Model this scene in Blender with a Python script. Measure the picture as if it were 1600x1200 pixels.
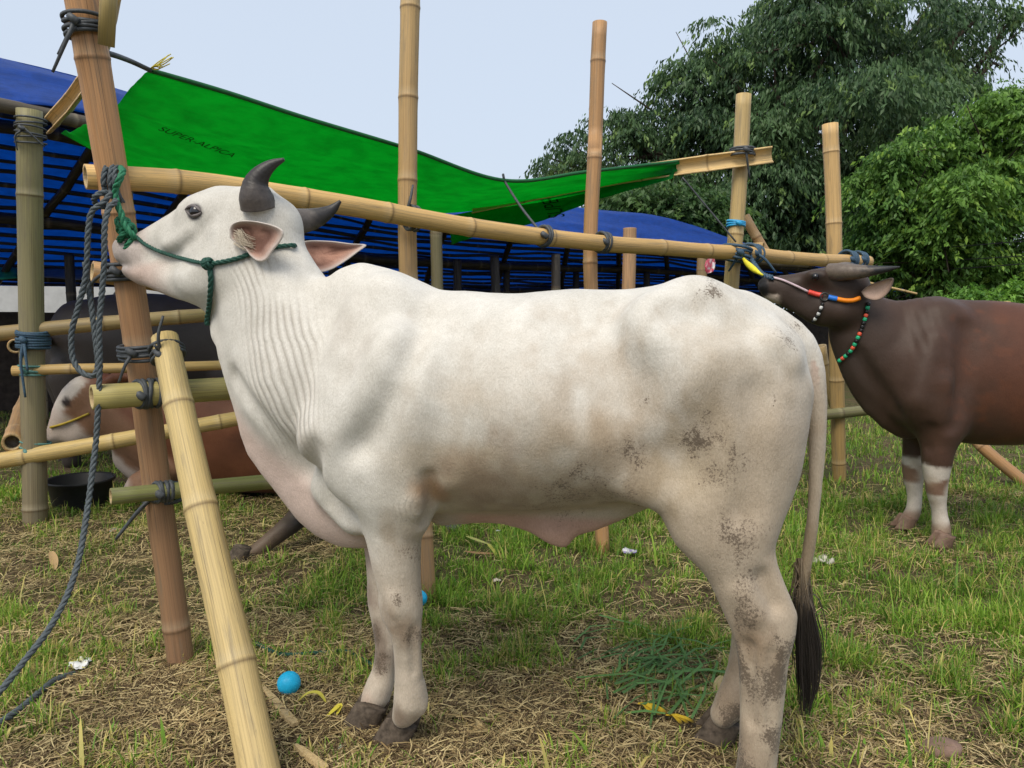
import bpy, bmesh, math, random
import numpy as np
from mathutils import Vector, Matrix, noise as mnoise
from mathutils.bvhtree import BVHTree

for _o in list(bpy.data.objects):
    bpy.data.objects.remove(_o, do_unlink=True)
SC = bpy.context.scene
COL = SC.collection
rng = np.random.default_rng(7)
random.seed(7)

# ------------------------------------------------------------------ camera
CAM_H, FPX, PITCH = 1.30, 1200.0, math.atan(110 / 1200)
_cam = bpy.data.cameras.new('camera')
_cam.sensor_width = 36.0
_cam.lens = 36.0 * FPX / 1600.0
_cam.clip_end = 2000.0
_cam.clip_start = 0.05
cam = bpy.data.objects.new('camera', _cam)
COL.objects.link(cam)
cam.location = (0, 0, CAM_H)
cam.rotation_euler = (math.pi / 2 - PITCH, 0, 0)
SC.camera = cam

# ------------------------------------------------------------------ sky, sun, exposure
SUN_EL, SUN_AZ = math.radians(54), math.radians(206)      # azimuth clockwise from +Y: the sun stands behind the camera, to its left
world = bpy.data.worlds.new('World')
SC.world = world
world.use_nodes = True
_nt = world.node_tree
_bg = _nt.nodes['Background']
_sky = _nt.nodes.new('ShaderNodeTexSky')
_sky.sky_type = 'NISHITA'
_sky.sun_disc = False
_sky.sun_elevation = SUN_EL
_sky.sun_rotation = SUN_AZ
_sky.air_density = 1.0
_sky.dust_density = 5.0
_sky.ozone_density = 1.5
_mx = _nt.nodes.new('ShaderNodeMix')                        # cloud cover: an even pale layer over the clear sky
_mx.data_type = 'RGBA'
_mx.inputs['Factor'].default_value = 0.80
_mx.inputs['B'].default_value = (3.80, 4.28, 4.95, 1)
_nt.links.new(_sky.outputs[0], _mx.inputs['A'])
_nt.links.new(_mx.outputs['Result'], _bg.inputs[0])
_bg.inputs[1].default_value = 0.10
_sl = bpy.data.lights.new('sun', 'SUN')
_sl.energy = 1.4
_sl.angle = math.radians(34)
_sl.color = (1.0, 0.93, 0.80)
sun = bpy.data.objects.new('sun', _sl)
COL.objects.link(sun)
_sd = Vector((math.sin(SUN_AZ) * math.cos(SUN_EL), math.cos(SUN_AZ) * math.cos(SUN_EL), math.sin(SUN_EL)))
sun.rotation_euler = _sd.to_track_quat('Z', 'Y').to_euler()
sun.location = _sd * 30
SC.view_settings.view_transform = 'Standard'
SC.view_settings.look = 'None'
SC.view_settings.exposure = 0.95
SC.view_settings.gamma = 1.0
SC.view_settings.use_curve_mapping = False
SC.render.engine = 'CYCLES'
SC.cycles.max_bounces = 6
SC.cycles.transparent_max_bounces = 12

# ------------------------------------------------------------------ measuring: a point of the photograph at a distance -> a place
_cp, _sp = math.cos(PITCH), math.sin(PITCH)
def ray(px, py):
    x, y = (px - 800) / FPX, (600 - py) / FPX
    return np.array((x, _cp + y * _sp, -_sp + y * _cp))
def at(px, py, D):
    r = ray(px, py)
    return np.array((0, 0, CAM_H)) + r * (D / r[1])
def gnd(px, py, z=0.0):
    r = ray(px, py)
    return np.array((0, 0, CAM_H)) + r * ((z - CAM_H) / r[2])
def topix(P):
    P = np.asarray(P, float) - np.array((0, 0, CAM_H))
    f = P[..., 1] * _cp - P[..., 2] * _sp
    y = P[..., 1] * _sp + P[..., 2] * _cp
    return np.stack([800 + FPX * P[..., 0] / f, 600 - FPX * y / f], -1)

# ------------------------------------------------------------------ object helpers
def put(name, me, mat=None, parent=None):
    o = bpy.data.objects.new(name, me)
    COL.objects.link(o)
    if mat is not None and not me.materials:
        me.materials.append(mat)
    if parent is not None:
        o.parent = parent
    return o
def tag(o, label=None, cat=None, group=None, kind=None):
    if label: o['label'] = label
    if cat: o['category'] = cat
    if group: o['group'] = group
    if kind: o['kind'] = kind
    return o
def empty(name, loc=(0, 0, 0), rz=0.0):
    o = bpy.data.objects.new(name, None)
    COL.objects.link(o)
    o.location = [float(c) for c in loc]
    o.rotation_euler = (0, 0, rz)
    o.empty_display_size = 0.2
    return o
def mesh_from(name, V, F, smooth=True, colors=None, attrs=None):
    """V (n,3); F list of polygons or an (m,k) int array; colors (n,3) linear, attrs {name:(n,)} or {name:(n,3)}"""
    me = bpy.data.meshes.new(name)
    V = np.ascontiguousarray(V, dtype=np.float32)
    if isinstance(F, np.ndarray):
        n, k = F.shape
        me.vertices.add(len(V)); me.vertices.foreach_set('co', V.ravel())
        me.loops.add(n * k); me.loops.foreach_set('vertex_index', np.ascontiguousarray(F, dtype=np.int32).ravel())
        me.polygons.add(n)
        me.polygons.foreach_set('loop_start', np.arange(0, n * k, k, dtype=np.int32))
        me.polygons.foreach_set('loop_total', np.full(n, k, dtype=np.int32))
        me.update(calc_edges=True)
    else:
        me.from_pydata(V.tolist(), [], [list(map(int, f)) for f in F])
    if smooth:
        me.polygons.foreach_set('use_smooth', np.ones(len(me.polygons), dtype=bool))
    if colors is not None:
        a = me.color_attributes.new('Col', 'FLOAT_COLOR', 'POINT')
        c = np.ones((len(V), 4), dtype=np.float32)
        c[:, :3] = colors
        a.data.foreach_set('color', c.ravel())
    for k_, v_ in (attrs or {}).items():
        v_ = np.asarray(v_, dtype=np.float32)
        if v_.ndim == 1:
            me.attributes.new(k_, 'FLOAT', 'POINT').data.foreach_set('value', v_)
        else:
            me.attributes.new(k_, 'FLOAT_VECTOR', 'POINT').data.foreach_set('vector', v_.ravel())
    me.update()
    return me
def spline(pts, n):
    """Catmull-Rom through pts (rows may carry extra columns such as radius), n samples"""
    P = np.asarray(pts, float)
    if len(P) == 2:
        t = np.linspace(0, 1, n)[:, None]
        return P[0] * (1 - t) + P[1] * t
    seg = np.r_[0, np.cumsum(np.maximum(np.linalg.norm(np.diff(P[:, :3], axis=0), axis=1), 1e-6))]
    s = np.linspace(0, seg[-1], n)
    i = np.clip(np.searchsorted(seg, s, side='right') - 1, 0, len(P) - 2)
    t = ((s - seg[i]) / (seg[i + 1] - seg[i]))[:, None]
    Q = np.vstack([2 * P[0] - P[1], P, 2 * P[-1] - P[-2]])
    p0, p1, p2, p3 = Q[i], Q[i + 1], Q[i + 2], Q[i + 3]
    return 0.5 * (2 * p1 + (p2 - p0) * t + (2 * p0 - 5 * p1 + 4 * p2 - p3) * t ** 2 + (3 * p1 - p0 - 3 * p2 + p3) * t ** 3)
def frames(C):
    T = np.gradient(C, axis=0)
    T /= np.maximum(np.linalg.norm(T, axis=1, keepdims=True), 1e-9)
    a = np.array((0, 0, 1.0)) if abs(T[0, 2]) < 0.9 else np.array((1.0, 0, 0))
    A = np.zeros_like(C)
    for i in range(len(C)):
        a = a - T[i] * a.dot(T[i])
        a /= max(np.linalg.norm(a), 1e-9)
        A[i] = a
    return T, A, np.cross(T, A)
def tube_data(C, R, sides=10, cap=True, squash=None):
    """rings round a path C with radii R -> V, F(list), ring angle, length along"""
    C = np.asarray(C, float); R = np.broadcast_to(np.asarray(R, float), (len(C),))
    T, A, B = frames(C)
    th = np.linspace(0, 2 * np.pi, sides, endpoint=False)
    V = (C[:, None] + R[:, None, None] * (np.cos(th)[None, :, None] * A[:, None] + np.sin(th)[None, :, None] * B[:, None] * (1 if squash is None else squash))).reshape(-1, 3)
    n = len(C)
    F = [(i * sides + j, i * sides + (j + 1) % sides, (i + 1) * sides + (j + 1) % sides, (i + 1) * sides + j) for i in range(n - 1) for j in range(sides)]
    if cap:
        F.append(tuple(range(sides))[::-1]); F.append(tuple((n - 1) * sides + j for j in range(sides)))
    L = np.r_[0, np.cumsum(np.linalg.norm(np.diff(C, axis=0), axis=1))]
    return V, F, np.tile(th, n), np.repeat(L, sides)
def merge(parts):
    Vs, Fs, o = [], [], 0
    for V, F in parts:
        Vs.append(V); Fs += [tuple(i + o for i in f) for f in F]; o += len(V)
    return np.vstack(Vs), Fs

# ------------------------------------------------------------------ noise on arrays
def _hash(ix, iy, iz, seed):
    h = (ix.astype(np.int64) * 374761393 + iy.astype(np.int64) * 668265263 + iz.astype(np.int64) * 2147483647 + seed * 1274126177) & 0xFFFFFFFF
    h = ((h ^ (h >> 13)) * 1274126177) & 0xFFFFFFFF
    h = h ^ (h >> 16)
    return (h & 0xFFFFFF) / float(0xFFFFFF)
def vnoise(P, seed=0):
    P = np.asarray(P, float)
    i = np.floor(P).astype(np.int64); f = P - i
    f = f * f * f * (f * (f * 6 - 15) + 10)
    r = 0
    for dx in (0, 1):
        for dy in (0, 1):
            for dz in (0, 1):
                w = (f[:, 0] if dx else 1 - f[:, 0]) * (f[:, 1] if dy else 1 - f[:, 1]) * (f[:, 2] if dz else 1 - f[:, 2])
                r = r + w * _hash(i[:, 0] + dx, i[:, 1] + dy, i[:, 2] + dz, seed)
    return r
def fbm(P, octaves=4, seed=0, gain=0.5):
    r, a, s = 0, 1.0, 0
    P = np.asarray(P, float)
    for o in range(octaves):
        r = r + a * vnoise(P * 2 ** o, seed + o * 17); s += a; a *= gain
    return r / s
def sstep(a, b, x):
    t = np.clip((x - a) / (b - a), 0, 1)
    return t * t * (3 - 2 * t)

# ------------------------------------------------------------------ materials
def new_mat(name):
    m = bpy.data.materials.new(name)
    m.use_nodes = True
    nt = m.node_tree
    return m, nt, nt.nodes['Principled BSDF']
def N(nt, typ, **kw):
    n = nt.nodes.new(typ)
    for k, v in kw.items():
        setattr(n, k, v)
    return n
def ramp(nt, stops, interp='LINEAR'):
    r = nt.nodes.new('ShaderNodeValToRGB')
    e = r.color_ramp
    e.interpolation = interp
    while len(e.elements) < len(stops): e.elements.new(0.5)
    for el, (p, c) in zip(e.elements, stops):
        el.position = p; el.color = (*c, 1) if len(c) == 3 else c
    return r
def mix(nt, a, b, fac, mode='MIX'):
    m = nt.nodes.new('ShaderNodeMix'); m.data_type = 'RGBA'; m.blend_type = mode
    for s, v in (('A', a), ('B', b), ('Factor', fac)):
        if hasattr(v, 'is_output') or isinstance(v, bpy.types.NodeSocket): nt.links.new(v, m.inputs[s])
        elif s == 'Factor': m.inputs[s].default_value = v
        else: m.inputs[s].default_value = (*v, 1)
    return m.outputs['Result']
def mapped(nt, coord, scale, rot=(0, 0, 0)):
    mp = nt.nodes.new('ShaderNodeMapping')
    mp.inputs['Scale'].default_value = scale; mp.inputs['Rotation'].default_value = rot
    nt.links.new(coord, mp.inputs['Vector'])
    return mp.outputs[0]
def tnoise(nt, vec, scale=5.0, detail=4.0, rough=0.55, dist=0.0):
    n = nt.nodes.new('ShaderNodeTexNoise')
    n.inputs['Scale'].default_value = scale; n.inputs['Detail'].default_value = detail
    n.inputs['Roughness'].default_value = rough; n.inputs['Distortion'].default_value = dist
    nt.links.new(vec, n.inputs['Vector'])
    return n.outputs['Fac']
def bump(nt, bsdf, h, strength=0.3, dist=0.01, prev=None):
    b = nt.nodes.new('ShaderNodeBump')
    b.inputs['Strength'].default_value = strength; b.inputs['Distance'].default_value = dist
    nt.links.new(h, b.inputs['Height'])
    if prev is not None: nt.links.new(prev, b.inputs['Normal'])
    nt.links.new(b.outputs[0], bsdf.inputs['Normal'])
    return b.outputs[0]
def attr(nt, name, out='Color'):
    a = nt.nodes.new('ShaderNodeAttribute'); a.attribute_name = name
    return a.outputs[out]
def texco(nt, out='Object'):
    return nt.nodes.new('ShaderNodeTexCoord').outputs[out]
# ------------------------------------------------------------------ living bodies: smooth blends of tapered limbs, meshed as one skin
class Body:
    """Everything in the frame of the animal: x along the body (head to tail), y to its far side, z up."""
    def __init__(s, A, e):
        s.A = np.array((A[0], A[1], 0.0)); e = np.array((e[0], e[1], 0.0)); e /= np.linalg.norm(e)
        s.R = np.array((e, (-e[1], e[0], 0), (0, 0, 1.0)))        # rows: body axes in the world
        s.ops = []; s.near = 0
    def loc(s, P): return (np.asarray(P) - s.A) @ s.R.T
    def wld(s, P): return np.asarray(P) @ s.R + s.A
    def c(s, px, py, v):
        """the place on the body's lengthwise upright plane, v to the far side, seen at (px, py)"""
        o = s.loc((0, 0, CAM_H)); d = ray(px, py) @ s.R.T
        return o + d * ((v - o[1]) / d[1])
    def scale(s, P):                                            # metres per photograph pixel at a place
        W = s.wld(P); return (W[1] * _cp - (W[2] - CAM_H) * _sp) / FPX
    def chain(s, pts, lat=1.0, k=0.05, axis=None, op='add', px=True, sub=2):
        """pts: (px, py, v, r) traced, r in photograph pixels; or (x, y, z, r) in metres with px=False"""
        Q = []
        for p in pts:
            if px:
                c = s.c(*p[:3]); Q.append((*c, p[3] * s.scale(c), p[4] if len(p) > 4 else lat))
            else:
                Q.append((*p[:3], p[3], p[4] if len(p) > 4 else lat))
        Q = np.array(Q, float)
        if len(Q) > 2:
            Q = spline(Q, (len(Q) - 1) * sub + 1); Q[:, 3] = np.maximum(Q[:, 3], 0.002)
        s.ops.append(('chain', Q.astype(np.float32), np.float32(k), None if axis is None else np.asarray(axis, np.float32), op))
    def shape(s, pxs, r, depth, k, op='add'):
        """a ridge of bone (add) or a hollow (sub) following the skin where it is seen, depth metres high or deep"""
        p, n, _e = hit_many(s, pxs)
        Q = np.hstack([p + n * ((r - depth) if op == 'sub' else (depth - r)), np.full((len(p), 1), r)])
        s.chain(Q, k=k, op=op, px=False)
    def loft(s, st, k=0.05, pt=1.9, pb=2.3, c=0.5):
        s.ops.append(('loft', (np.array(st, np.float32), pt, pb, c), k, None, 'add'))
    def f(s, P):
        """signed distance; points come in small neighbouring batches, so limbs far from a batch are passed over"""
        P = P.astype(np.float32); d = np.full(len(P), 1e3, np.float32)
        lo, hi = P.min(0), P.max(0)
        for kind, Q, k, ax, op in s.ops:
            if kind == 'chain':
                rr = Q[:, 3] * np.maximum(Q[:, 4], 1)
                g = np.maximum(np.maximum(lo - (Q[:, :3] + rr[:, None]).max(0), (Q[:, :3] - rr[:, None]).min(0) - hi), 0)
                reach = k + 0.004 + (max(d.max(), 0) if op == 'add' else max(-d.min(), 0))
                if s.near: reach = min(reach, k + s.near)
                if g @ g > reach * reach: continue
                e = s._chain(P, Q, ax, lo, hi, rr, reach)
                if e is None: continue
            else: e = s._loft(P, *Q)
            if op == 'add':
                h = np.maximum(k - np.abs(d - e), 0) / k
                d = np.minimum(d, e) - h * h * k * 0.25
            else:                                               # carve
                e = -e
                h = np.maximum(k - np.abs(d - e), 0) / k
                d = np.maximum(d, e) + h * h * k * 0.25
        return d
    def batches(s, P, fn, cell=0.12):
        key = np.floor(P / cell).astype(np.int64) + 1000
        key = (key[:, 0] * 4096 + key[:, 1]) * 4096 + key[:, 2]
        order = np.argsort(key, kind='stable'); ks = key[order]
        cuts = np.flatnonzero(np.diff(ks)) + 1
        res = None
        parts = np.split(order, cuts)
        for idx in parts:
            r = fn(P[idx])
            if res is None: res = np.empty((len(P),) + r.shape[1:])
            res[idx] = r
        return res
    @staticmethod
    def _chain(P, Q, ax, lo, hi, rr, reach):
        lat = np.array((0, 1.0, 0), np.float32) if ax is None else ax / np.linalg.norm(ax)
        best = None
        for i in range(max(len(Q) - 1, 1)):
            a = Q[i]; b = Q[min(i + 1, len(Q) - 1)]; r = max(rr[i], rr[min(i + 1, len(Q) - 1)])
            g = np.maximum(np.maximum(lo - np.maximum(a[:3], b[:3]) - r, np.minimum(a[:3], b[:3]) - r - hi), 0)
            if g @ g > reach * reach: continue
            ba = b[:3] - a[:3]; pa = P - a[:3]
            iv = 4 / (a[4] + b[4]) ** 2 - 1                        # squeeze sideways before looking for the nearest ball
            bl = ba @ lat; pl = pa @ lat
            L2 = max(ba @ ba + iv * bl * bl, np.float32(1e-12)); L = np.sqrt(L2)
            pj = (pa @ ba + iv * pl * bl) / L
            sl = np.clip((b[3] - a[3]) / L, -0.9, 0.9)
            hh = np.sqrt(np.maximum(np.einsum('ij,ij->i', pa, pa) + iv * pl * pl - pj * pj, 0))
            t = np.clip((pj + hh * (sl / np.sqrt(1 - sl * sl))) / L, 0, 1)
            q = pa - t[:, None] * ba
            r = a[3] + (b[3] - a[3]) * t
            rl = r * (a[4] + (b[4] - a[4]) * t)
            ql = q @ lat; ql = ql * ql
            pp = np.maximum(np.einsum('ij,ij->i', q, q) - ql, 0)
            r2 = r * r; l2 = rl * rl
            k0 = np.sqrt(pp / r2 + ql / l2)
            k1 = np.sqrt(pp / (r2 * r2) + ql / (l2 * l2)) + 1e-9
            e = np.where(k0 < 0.2, (k0 - 1) * np.minimum(r, rl), k0 * (k0 - 1) / k1)
            best = e if best is None else np.minimum(best, e)
        return best
    @staticmethod
    def _loft(P, st, pt, pb, c):
        x = P[:, 0]; xs = st[:, 0]
        def ip(col):
            # smooth interpolation (Catmull-Rom over uneven stations)
            y = st[:, col]; m = np.gradient(y, xs)
            i = np.clip(np.searchsorted(xs, x, side='right') - 1, 0, len(xs) - 2)
            h = xs[i + 1] - xs[i]; t = np.clip((x - xs[i]) / h, 0, 1)
            return (2*t**3-3*t**2+1)*y[i] + (t**3-2*t**2+t)*h*m[i] + (-2*t**3+3*t**2)*y[i+1] + (t**3-t**2)*h*m[i+1]
        zt, zb, hw, vc = ip(1), ip(2), np.maximum(ip(3), 0.01), ip(4)
        zc = zb + (zt - zb) * c
        up = P[:, 2] > zc
        hh = np.maximum(np.where(up, zt - zc, zc - zb), 0.01)
        p = np.where(up, np.float32(pt), np.float32(pb))
        a = np.abs(P[:, 1] - vc) / hw; b = np.abs(P[:, 2] - zc) / hh
        n = (a ** p + b ** p + 1e-12) ** (1 / p)
        d = (n - 1) * np.minimum(hw, hh) * 0.85
        over = np.maximum(np.maximum(xs[0] - x, x - xs[-1]), 0)
        return np.where(over > 0, np.maximum(d, 0) + over, d)
    def mesh(s, h, lo, hi, project=1):
        """surface nets on a grid of spacing h that is only filled near the skin"""
        B = 4
        lo = np.array(lo, float); n0 = np.ceil((np.array(hi) - lo) / (h * B * 4)).astype(int); n = n0 * 4
        c0 = np.stack(np.meshgrid(*[np.arange(m) for m in n0], indexing='ij'), -1).reshape(-1, 3)
        s.near = h * 24
        f0 = s.batches(lo + (c0 + 0.5) * h * B * 4, s.f, 0.4)
        fc = np.repeat(np.repeat(np.repeat(np.where(f0 < 0, -9.0, 9.0).reshape(n0), 4, 0), 4, 1), 4, 2).ravel()
        o4 = np.stack(np.meshgrid(*[np.arange(4)] * 3, indexing='ij'), -1).reshape(-1, 3)
        cn = (c0[np.abs(f0) < h * B * 4 * 1.15][:, None] * 4 + o4[None]).reshape(-1, 3)
        s.near = h * 8
        fc[np.ravel_multi_index(cn.T, n)] = s.batches(lo + (cn + 0.5) * h * B, s.f, 0.2)
        ci = np.stack(np.meshgrid(*[np.arange(m) for m in n], indexing='ij'), -1).reshape(-1, 3)
        near = np.abs(fc) < h * B * 1.05
        D = np.repeat(np.repeat(np.repeat(np.where(fc < 0, -1.0, 1.0).astype(np.float32).reshape(n), B, 0), B, 1), B, 2)
        D = np.pad(D, ((0, 1),) * 3, mode='edge')
        o2 = np.stack(np.meshgrid(*[np.arange(2)] * 3, indexing='ij'), -1).reshape(-1, 3)
        c2 = (ci[near][:, None] * 2 + o2[None]).reshape(-1, 3)              # halve once more: cells of 2h
        s.near = h * 5
        f2 = s.batches(lo + (c2 + 0.5) * h * 2, s.f, 0.16)
        k2 = np.abs(f2) < h * 2 * 1.05
        for ox in (0, 1):
            for oy in (0, 1):
                for oz in (0, 1): D[c2[~k2, 0] * 2 + ox, c2[~k2, 1] * 2 + oy, c2[~k2, 2] * 2 + oz] = np.where(f2[~k2] < 0, -1.0, 1.0)
        off = np.stack(np.meshgrid(*[np.arange(3)] * 3, indexing='ij'), -1).reshape(-1, 3)
        gi = (c2[k2][:, None] * 2 + off[None]).reshape(-1, 3)
        flat = np.unique(np.ravel_multi_index(gi.T, D.shape))
        gi = np.stack(np.unravel_index(flat, D.shape), -1)
        gp = lo + gi * h
        val = s.batches(gp, s.f, 0.14)
        D.ravel()[flat] = val
        S = D < 0
        cnt = sum(S[i:S.shape[0]-1+i, j:S.shape[1]-1+j, k:S.shape[2]-1+k].astype(np.uint8) for i in (0, 1) for j in (0, 1) for k in (0, 1))
        act = np.argwhere((cnt > 0) & (cnt < 8))
        ids = np.full(cnt.shape, -1, np.int32); ids[tuple(act.T)] = np.arange(len(act))
        corners = np.array([(i, j, k) for i in (0, 1) for j in (0, 1) for k in (0, 1)])
        cv = np.stack([D[tuple((act + c).T)] for c in corners], 1)
        acc = np.zeros((len(act), 3)); num = np.zeros(len(act))
        for a in range(8):
            for b in range(a + 1, 8):
                if np.abs(corners[a] - corners[b]).sum() != 1: continue
                va, vb = cv[:, a], cv[:, b]
                x = (va < 0) != (vb < 0)
                t = np.where(x, va / np.where(x, va - vb, 1), 0)
                acc += np.where(x[:, None], corners[a] + t[:, None] * (corners[b] - corners[a]), 0); num += x
        V = lo + (act + acc / num[:, None]) * h
        F = []
        for ax in range(3):
            o = [0, 0, 0]; o[ax] = 1
            s0 = S[:S.shape[0] - o[0], :S.shape[1] - o[1], :S.shape[2] - o[2]]; s1 = S[o[0]:, o[1]:, o[2]:]
            e = np.argwhere(s0 != s1)
            b, c = [(1, 2), (2, 0), (0, 1)][ax]
            e = e[(e[:, b] > 0) & (e[:, c] > 0) & (e[:, b] < S.shape[b] - 1) & (e[:, c] < S.shape[c] - 1)]
            ub = np.eye(3, dtype=int)[b]; uc = np.eye(3, dtype=int)[c]
            q = np.stack([ids[tuple(x.T)] for x in (e - ub - uc, e - uc, e, e - ub)], 1)
            fl = ~s0[tuple(e.T)]
            q[fl] = q[fl][:, ::-1]
            F.append(q)
        F = np.vstack(F); F = F[(F >= 0).all(1)]
        for _ in range(project):
            r = s.batches(V, s.grad, 0.16)
            V = V - np.clip(r[:, 3], -h, h)[:, None] * r[:, :3]
        s.near = 0
        return V, F
    def grad(s, x, e=0.002):
        n = len(x)
        v = s.f(np.vstack([x] + [x + np.eye(3)[i] * e for i in range(3)])).reshape(4, n)
        g = (v[1:] - v[0]).T / e
        m = np.maximum(np.linalg.norm(g, axis=1, keepdims=True), 0.3)
        return np.hstack([g / m, (v[0] / m[:, 0])[:, None]])
    def place(s, o):
        o.location = [float(c) for c in s.A]; o.rotation_euler = (0, 0, math.atan2(s.R[0, 1], s.R[0, 0]))

def vert_normals(V, F):
    a, b, c, d = (V[F[:, i]] for i in range(4))
    n = np.cross(c - a, d - b)
    G = np.zeros_like(V)
    for i in range(4):
        for j in range(3): G[:, j] += np.bincount(F[:, i], n[:, j], len(V))
    return G / np.maximum(np.linalg.norm(G, axis=1, keepdims=True), 1e-12)
def relax(V, F, n=1, w=0.5):
    """even out the skin a little"""
    e = np.vstack([F[:, [0, 1]], F[:, [1, 2]], F[:, [2, 3]], F[:, [3, 0]]])
    cnt = np.bincount(e[:, 0], minlength=len(V)) + np.bincount(e[:, 1], minlength=len(V))
    for _ in range(n):
        A = np.zeros_like(V)
        for j in range(3): A[:, j] = np.bincount(e[:, 0], V[e[:, 1], j], len(V)) + np.bincount(e[:, 1], V[e[:, 0], j], len(V))
        V = V + w * (A / np.maximum(cnt, 1)[:, None] - V)
    return V
# ------------------------------------------------------------------ the white cow
WC = Body((0.722, 2.070), (1.35, -0.30))
def _st(B, px, yt, yb, hw, vc=0.0):
    a = B.c(px, yt, vc); b = B.c(px, yb, vc)
    return (a[0], a[2], b[2], hw, vc)
def white_cow_shape():
    B = WC
    B.loft([_st(B, 505, 520, 720, .07), _st(B, 545, 450, 800, .155), _st(B, 600, 436, 805, .195), _st(B, 690, 452, 798, .245), _st(B, 790, 458, 795, .285), _st(B, 900, 452, 790, .295),
            _st(B, 990, 450, 780, .270), _st(B, 1065, 444, 745, .225), _st(B, 1110, 446, 720, .205), _st(B, 1165, 466, 700, .175), _st(B, 1215, 500, 680, .13), _st(B, 1245, 560, 660, .06)], pt=1.78, pb=1.95, c=0.47)
    # withers, hump
    B.chain([(530, 470, 0, 36, .75), (560, 462, 0, 44, .72), (600, 468, 0, 38, .75), (640, 478, 0, 30, .9)], k=.06)
    # neck
    B.chain([(408, 395, .07, 66, .70), (420, 450, .055, 84, .66), (446, 520, .03, 104, .64), (490, 600, .0, 118, .70)], k=.06)
    B.chain([(352, 468, .09, 30, .8), (352, 520, .06, 24, .8)], k=.06)
    # dewlap, a hanging fold
    B.chain([(372, 560, .03, 26, .7), (394, 630, .01, 32, .6), (412, 690, 0, 34, .5), (452, 735, 0, 40, .42), (496, 785, 0, 44, .42), (536, 815, 0, 40, .5), (565, 815, 0, 40, .6)], k=.07)
    B.chain([(480, 680, 0, 70, .45), (530, 760, 0, 70, .5)], k=.06)
    # shoulders
    for s in (-1, 1):
        B.chain([(600, 480, s * .085, 44, .6), (560, 590, s * .15, 52, .75), (520, 672, s * .165, 46, .85)], k=.07)
        B.chain([(512, 690, s * .165, 42), (560, 735, s * .175, 56, .8), (625, 780, s * .165, 44, .8)], k=.06)
        B.chain([(650, 600, s * .20, 70, .5), (640, 700, s * .2, 60, .5)], k=.1)
    B.chain([(520, 760, -.09, 34, .8), (560, 800, -.10, 36, .8)], k=.05)
    # near fore leg
    B.chain([(612, 770, -.155, 58, .75), (614, 820, -.15, 47, .8), (618, 870, -.145, 40, .85), (624, 915, -.14, 34, .95), (629, 945, -.14, 32), (631, 968, -.14, 28), (634, 1000, -.14, 21), (637, 1042, -.125, 20.5, .95), (641, 1076, -.115, 25), (642, 1094, -.11, 27), (637, 1107, -.108, 23), (631, 1118, -.105, 18, 1.15)], k=.05)
    B.chain([(655, 783, -.17, 14), (646, 812, -.165, 20)], k=.04)
    B.chain([(604, 940, -.15, 9), (607, 962, -.15, 8)], k=.03)
    B.chain([(651, 985, -.15, 6), (652, 1050, -.13, 6)], k=.02)
    B.chain([(660, 1104, -.12, 7), (658, 1112, -.12, 6)], k=.012)
    # far fore leg
    B.chain([(606, 780, .12, 50, .75), (606, 850, .11, 38, .8), (603, 905, .095, 29), (601, 935, .085, 27), (604, 970, .075, 23), (605, 1015, .06, 18.5), (599, 1052, .05, 18.5), (591, 1078, .04, 23), (586, 1091, .035, 21), (580, 1102, .03, 17, 1.15)], k=.05)
    # hip, thigh, hock
    for s in (-1, 1):
        B.chain([(1012, 508, s * .190, 20), (1085, 474, s * .115, 24)], k=.14)
        B.chain([(1222, 545, s * .085, 30)], k=.08)
    B.chain([(1120, 560, -.07, 80, .8), (1125, 640, -.13, 112, .72), (1128, 720, -.14, 104, .66), (1130, 790, -.16, 80, .68), (1142, 850, -.175, 58, .75), (1157, 900, -.18, 48, .75), (1175, 945, -.18, 46, .72), (1190, 985, -.18, 44, .75), (1192, 1040, -.175, 37, .85), (1190, 1100, -.17, 33, .9), (1186, 1160, -.17, 30), (1180, 1210, -.17, 30), (1174, 1245, -.17, 34), (1166, 1275, -.17, 32), (1150, 1300, -.17, 33, 1.15)], k=.10)
    B.chain([(1198, 880, -.18, 13), (1218, 935, -.18, 15), (1230, 966, -.18, 15), (1215, 1000, -.18, 16)], k=.035)
    B.chain([(1000, 758, -.19, 12, .6), (1060, 775, -.185, 18, .6), (1090, 822, -.175, 22, .6)], k=.12)          # flank fold
    B.chain([(1215, 620, -.10, 46, .8), (1200, 720, -.12, 42, .8), (1180, 820, -.16, 24)], k=.08)
    B.chain([(1120, 560, .07, 80, .8), (1120, 650, .13, 105, .72), (1120, 740, .14, 90, .66), (1128, 810, .16, 66, .7), (1146, 880, .165, 46, .75), (1168, 940, .165, 38, .8), (1180, 975, .165, 36, .8), (1172, 1020, .165, 30), (1160, 1060, .15, 26), (1150, 1086, .14, 28), (1140, 1104, .13, 24), (1130, 1116, .125, 20, 1.15)], k=.06)
    # belly fold with the navel flap
    B.chain([(690, 806, -.01, 14), (770, 800, -.01, 16), (835, 812, -.01, 22), (868, 832, -.01, 16), (880, 846, -.01, 8)], lat=.5, k=.05)
    B.chain([(868, 825, -.01, 18), (925, 806, -.01, 24), (985, 778, -.01, 26), (1030, 760, -.01, 22)], lat=.55, k=.05)
    # tail
    B.chain([(1165, 482, 0, 26), (1212, 506, 0, 27), (1248, 536, 0, 24), (1268, 572, 0, 19), (1275, 620, 0, 16), (1277, 680, 0, 13), (1275, 740, 0, 11.5), (1271, 800, 0, 10.5), (1265, 850, 0, 10), (1258, 890, 0, 9), (1254, 925, 0, 6)], k=.03)
    B.chain([(1186, 905, -.25, 7), (1206, 950, -.245, 7)], k=.035, op='sub')
    B.chain([(1166, 1010, -.23, 6), (1168, 1120, -.215, 5)], k=.03, op='sub')
HO = None
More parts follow.
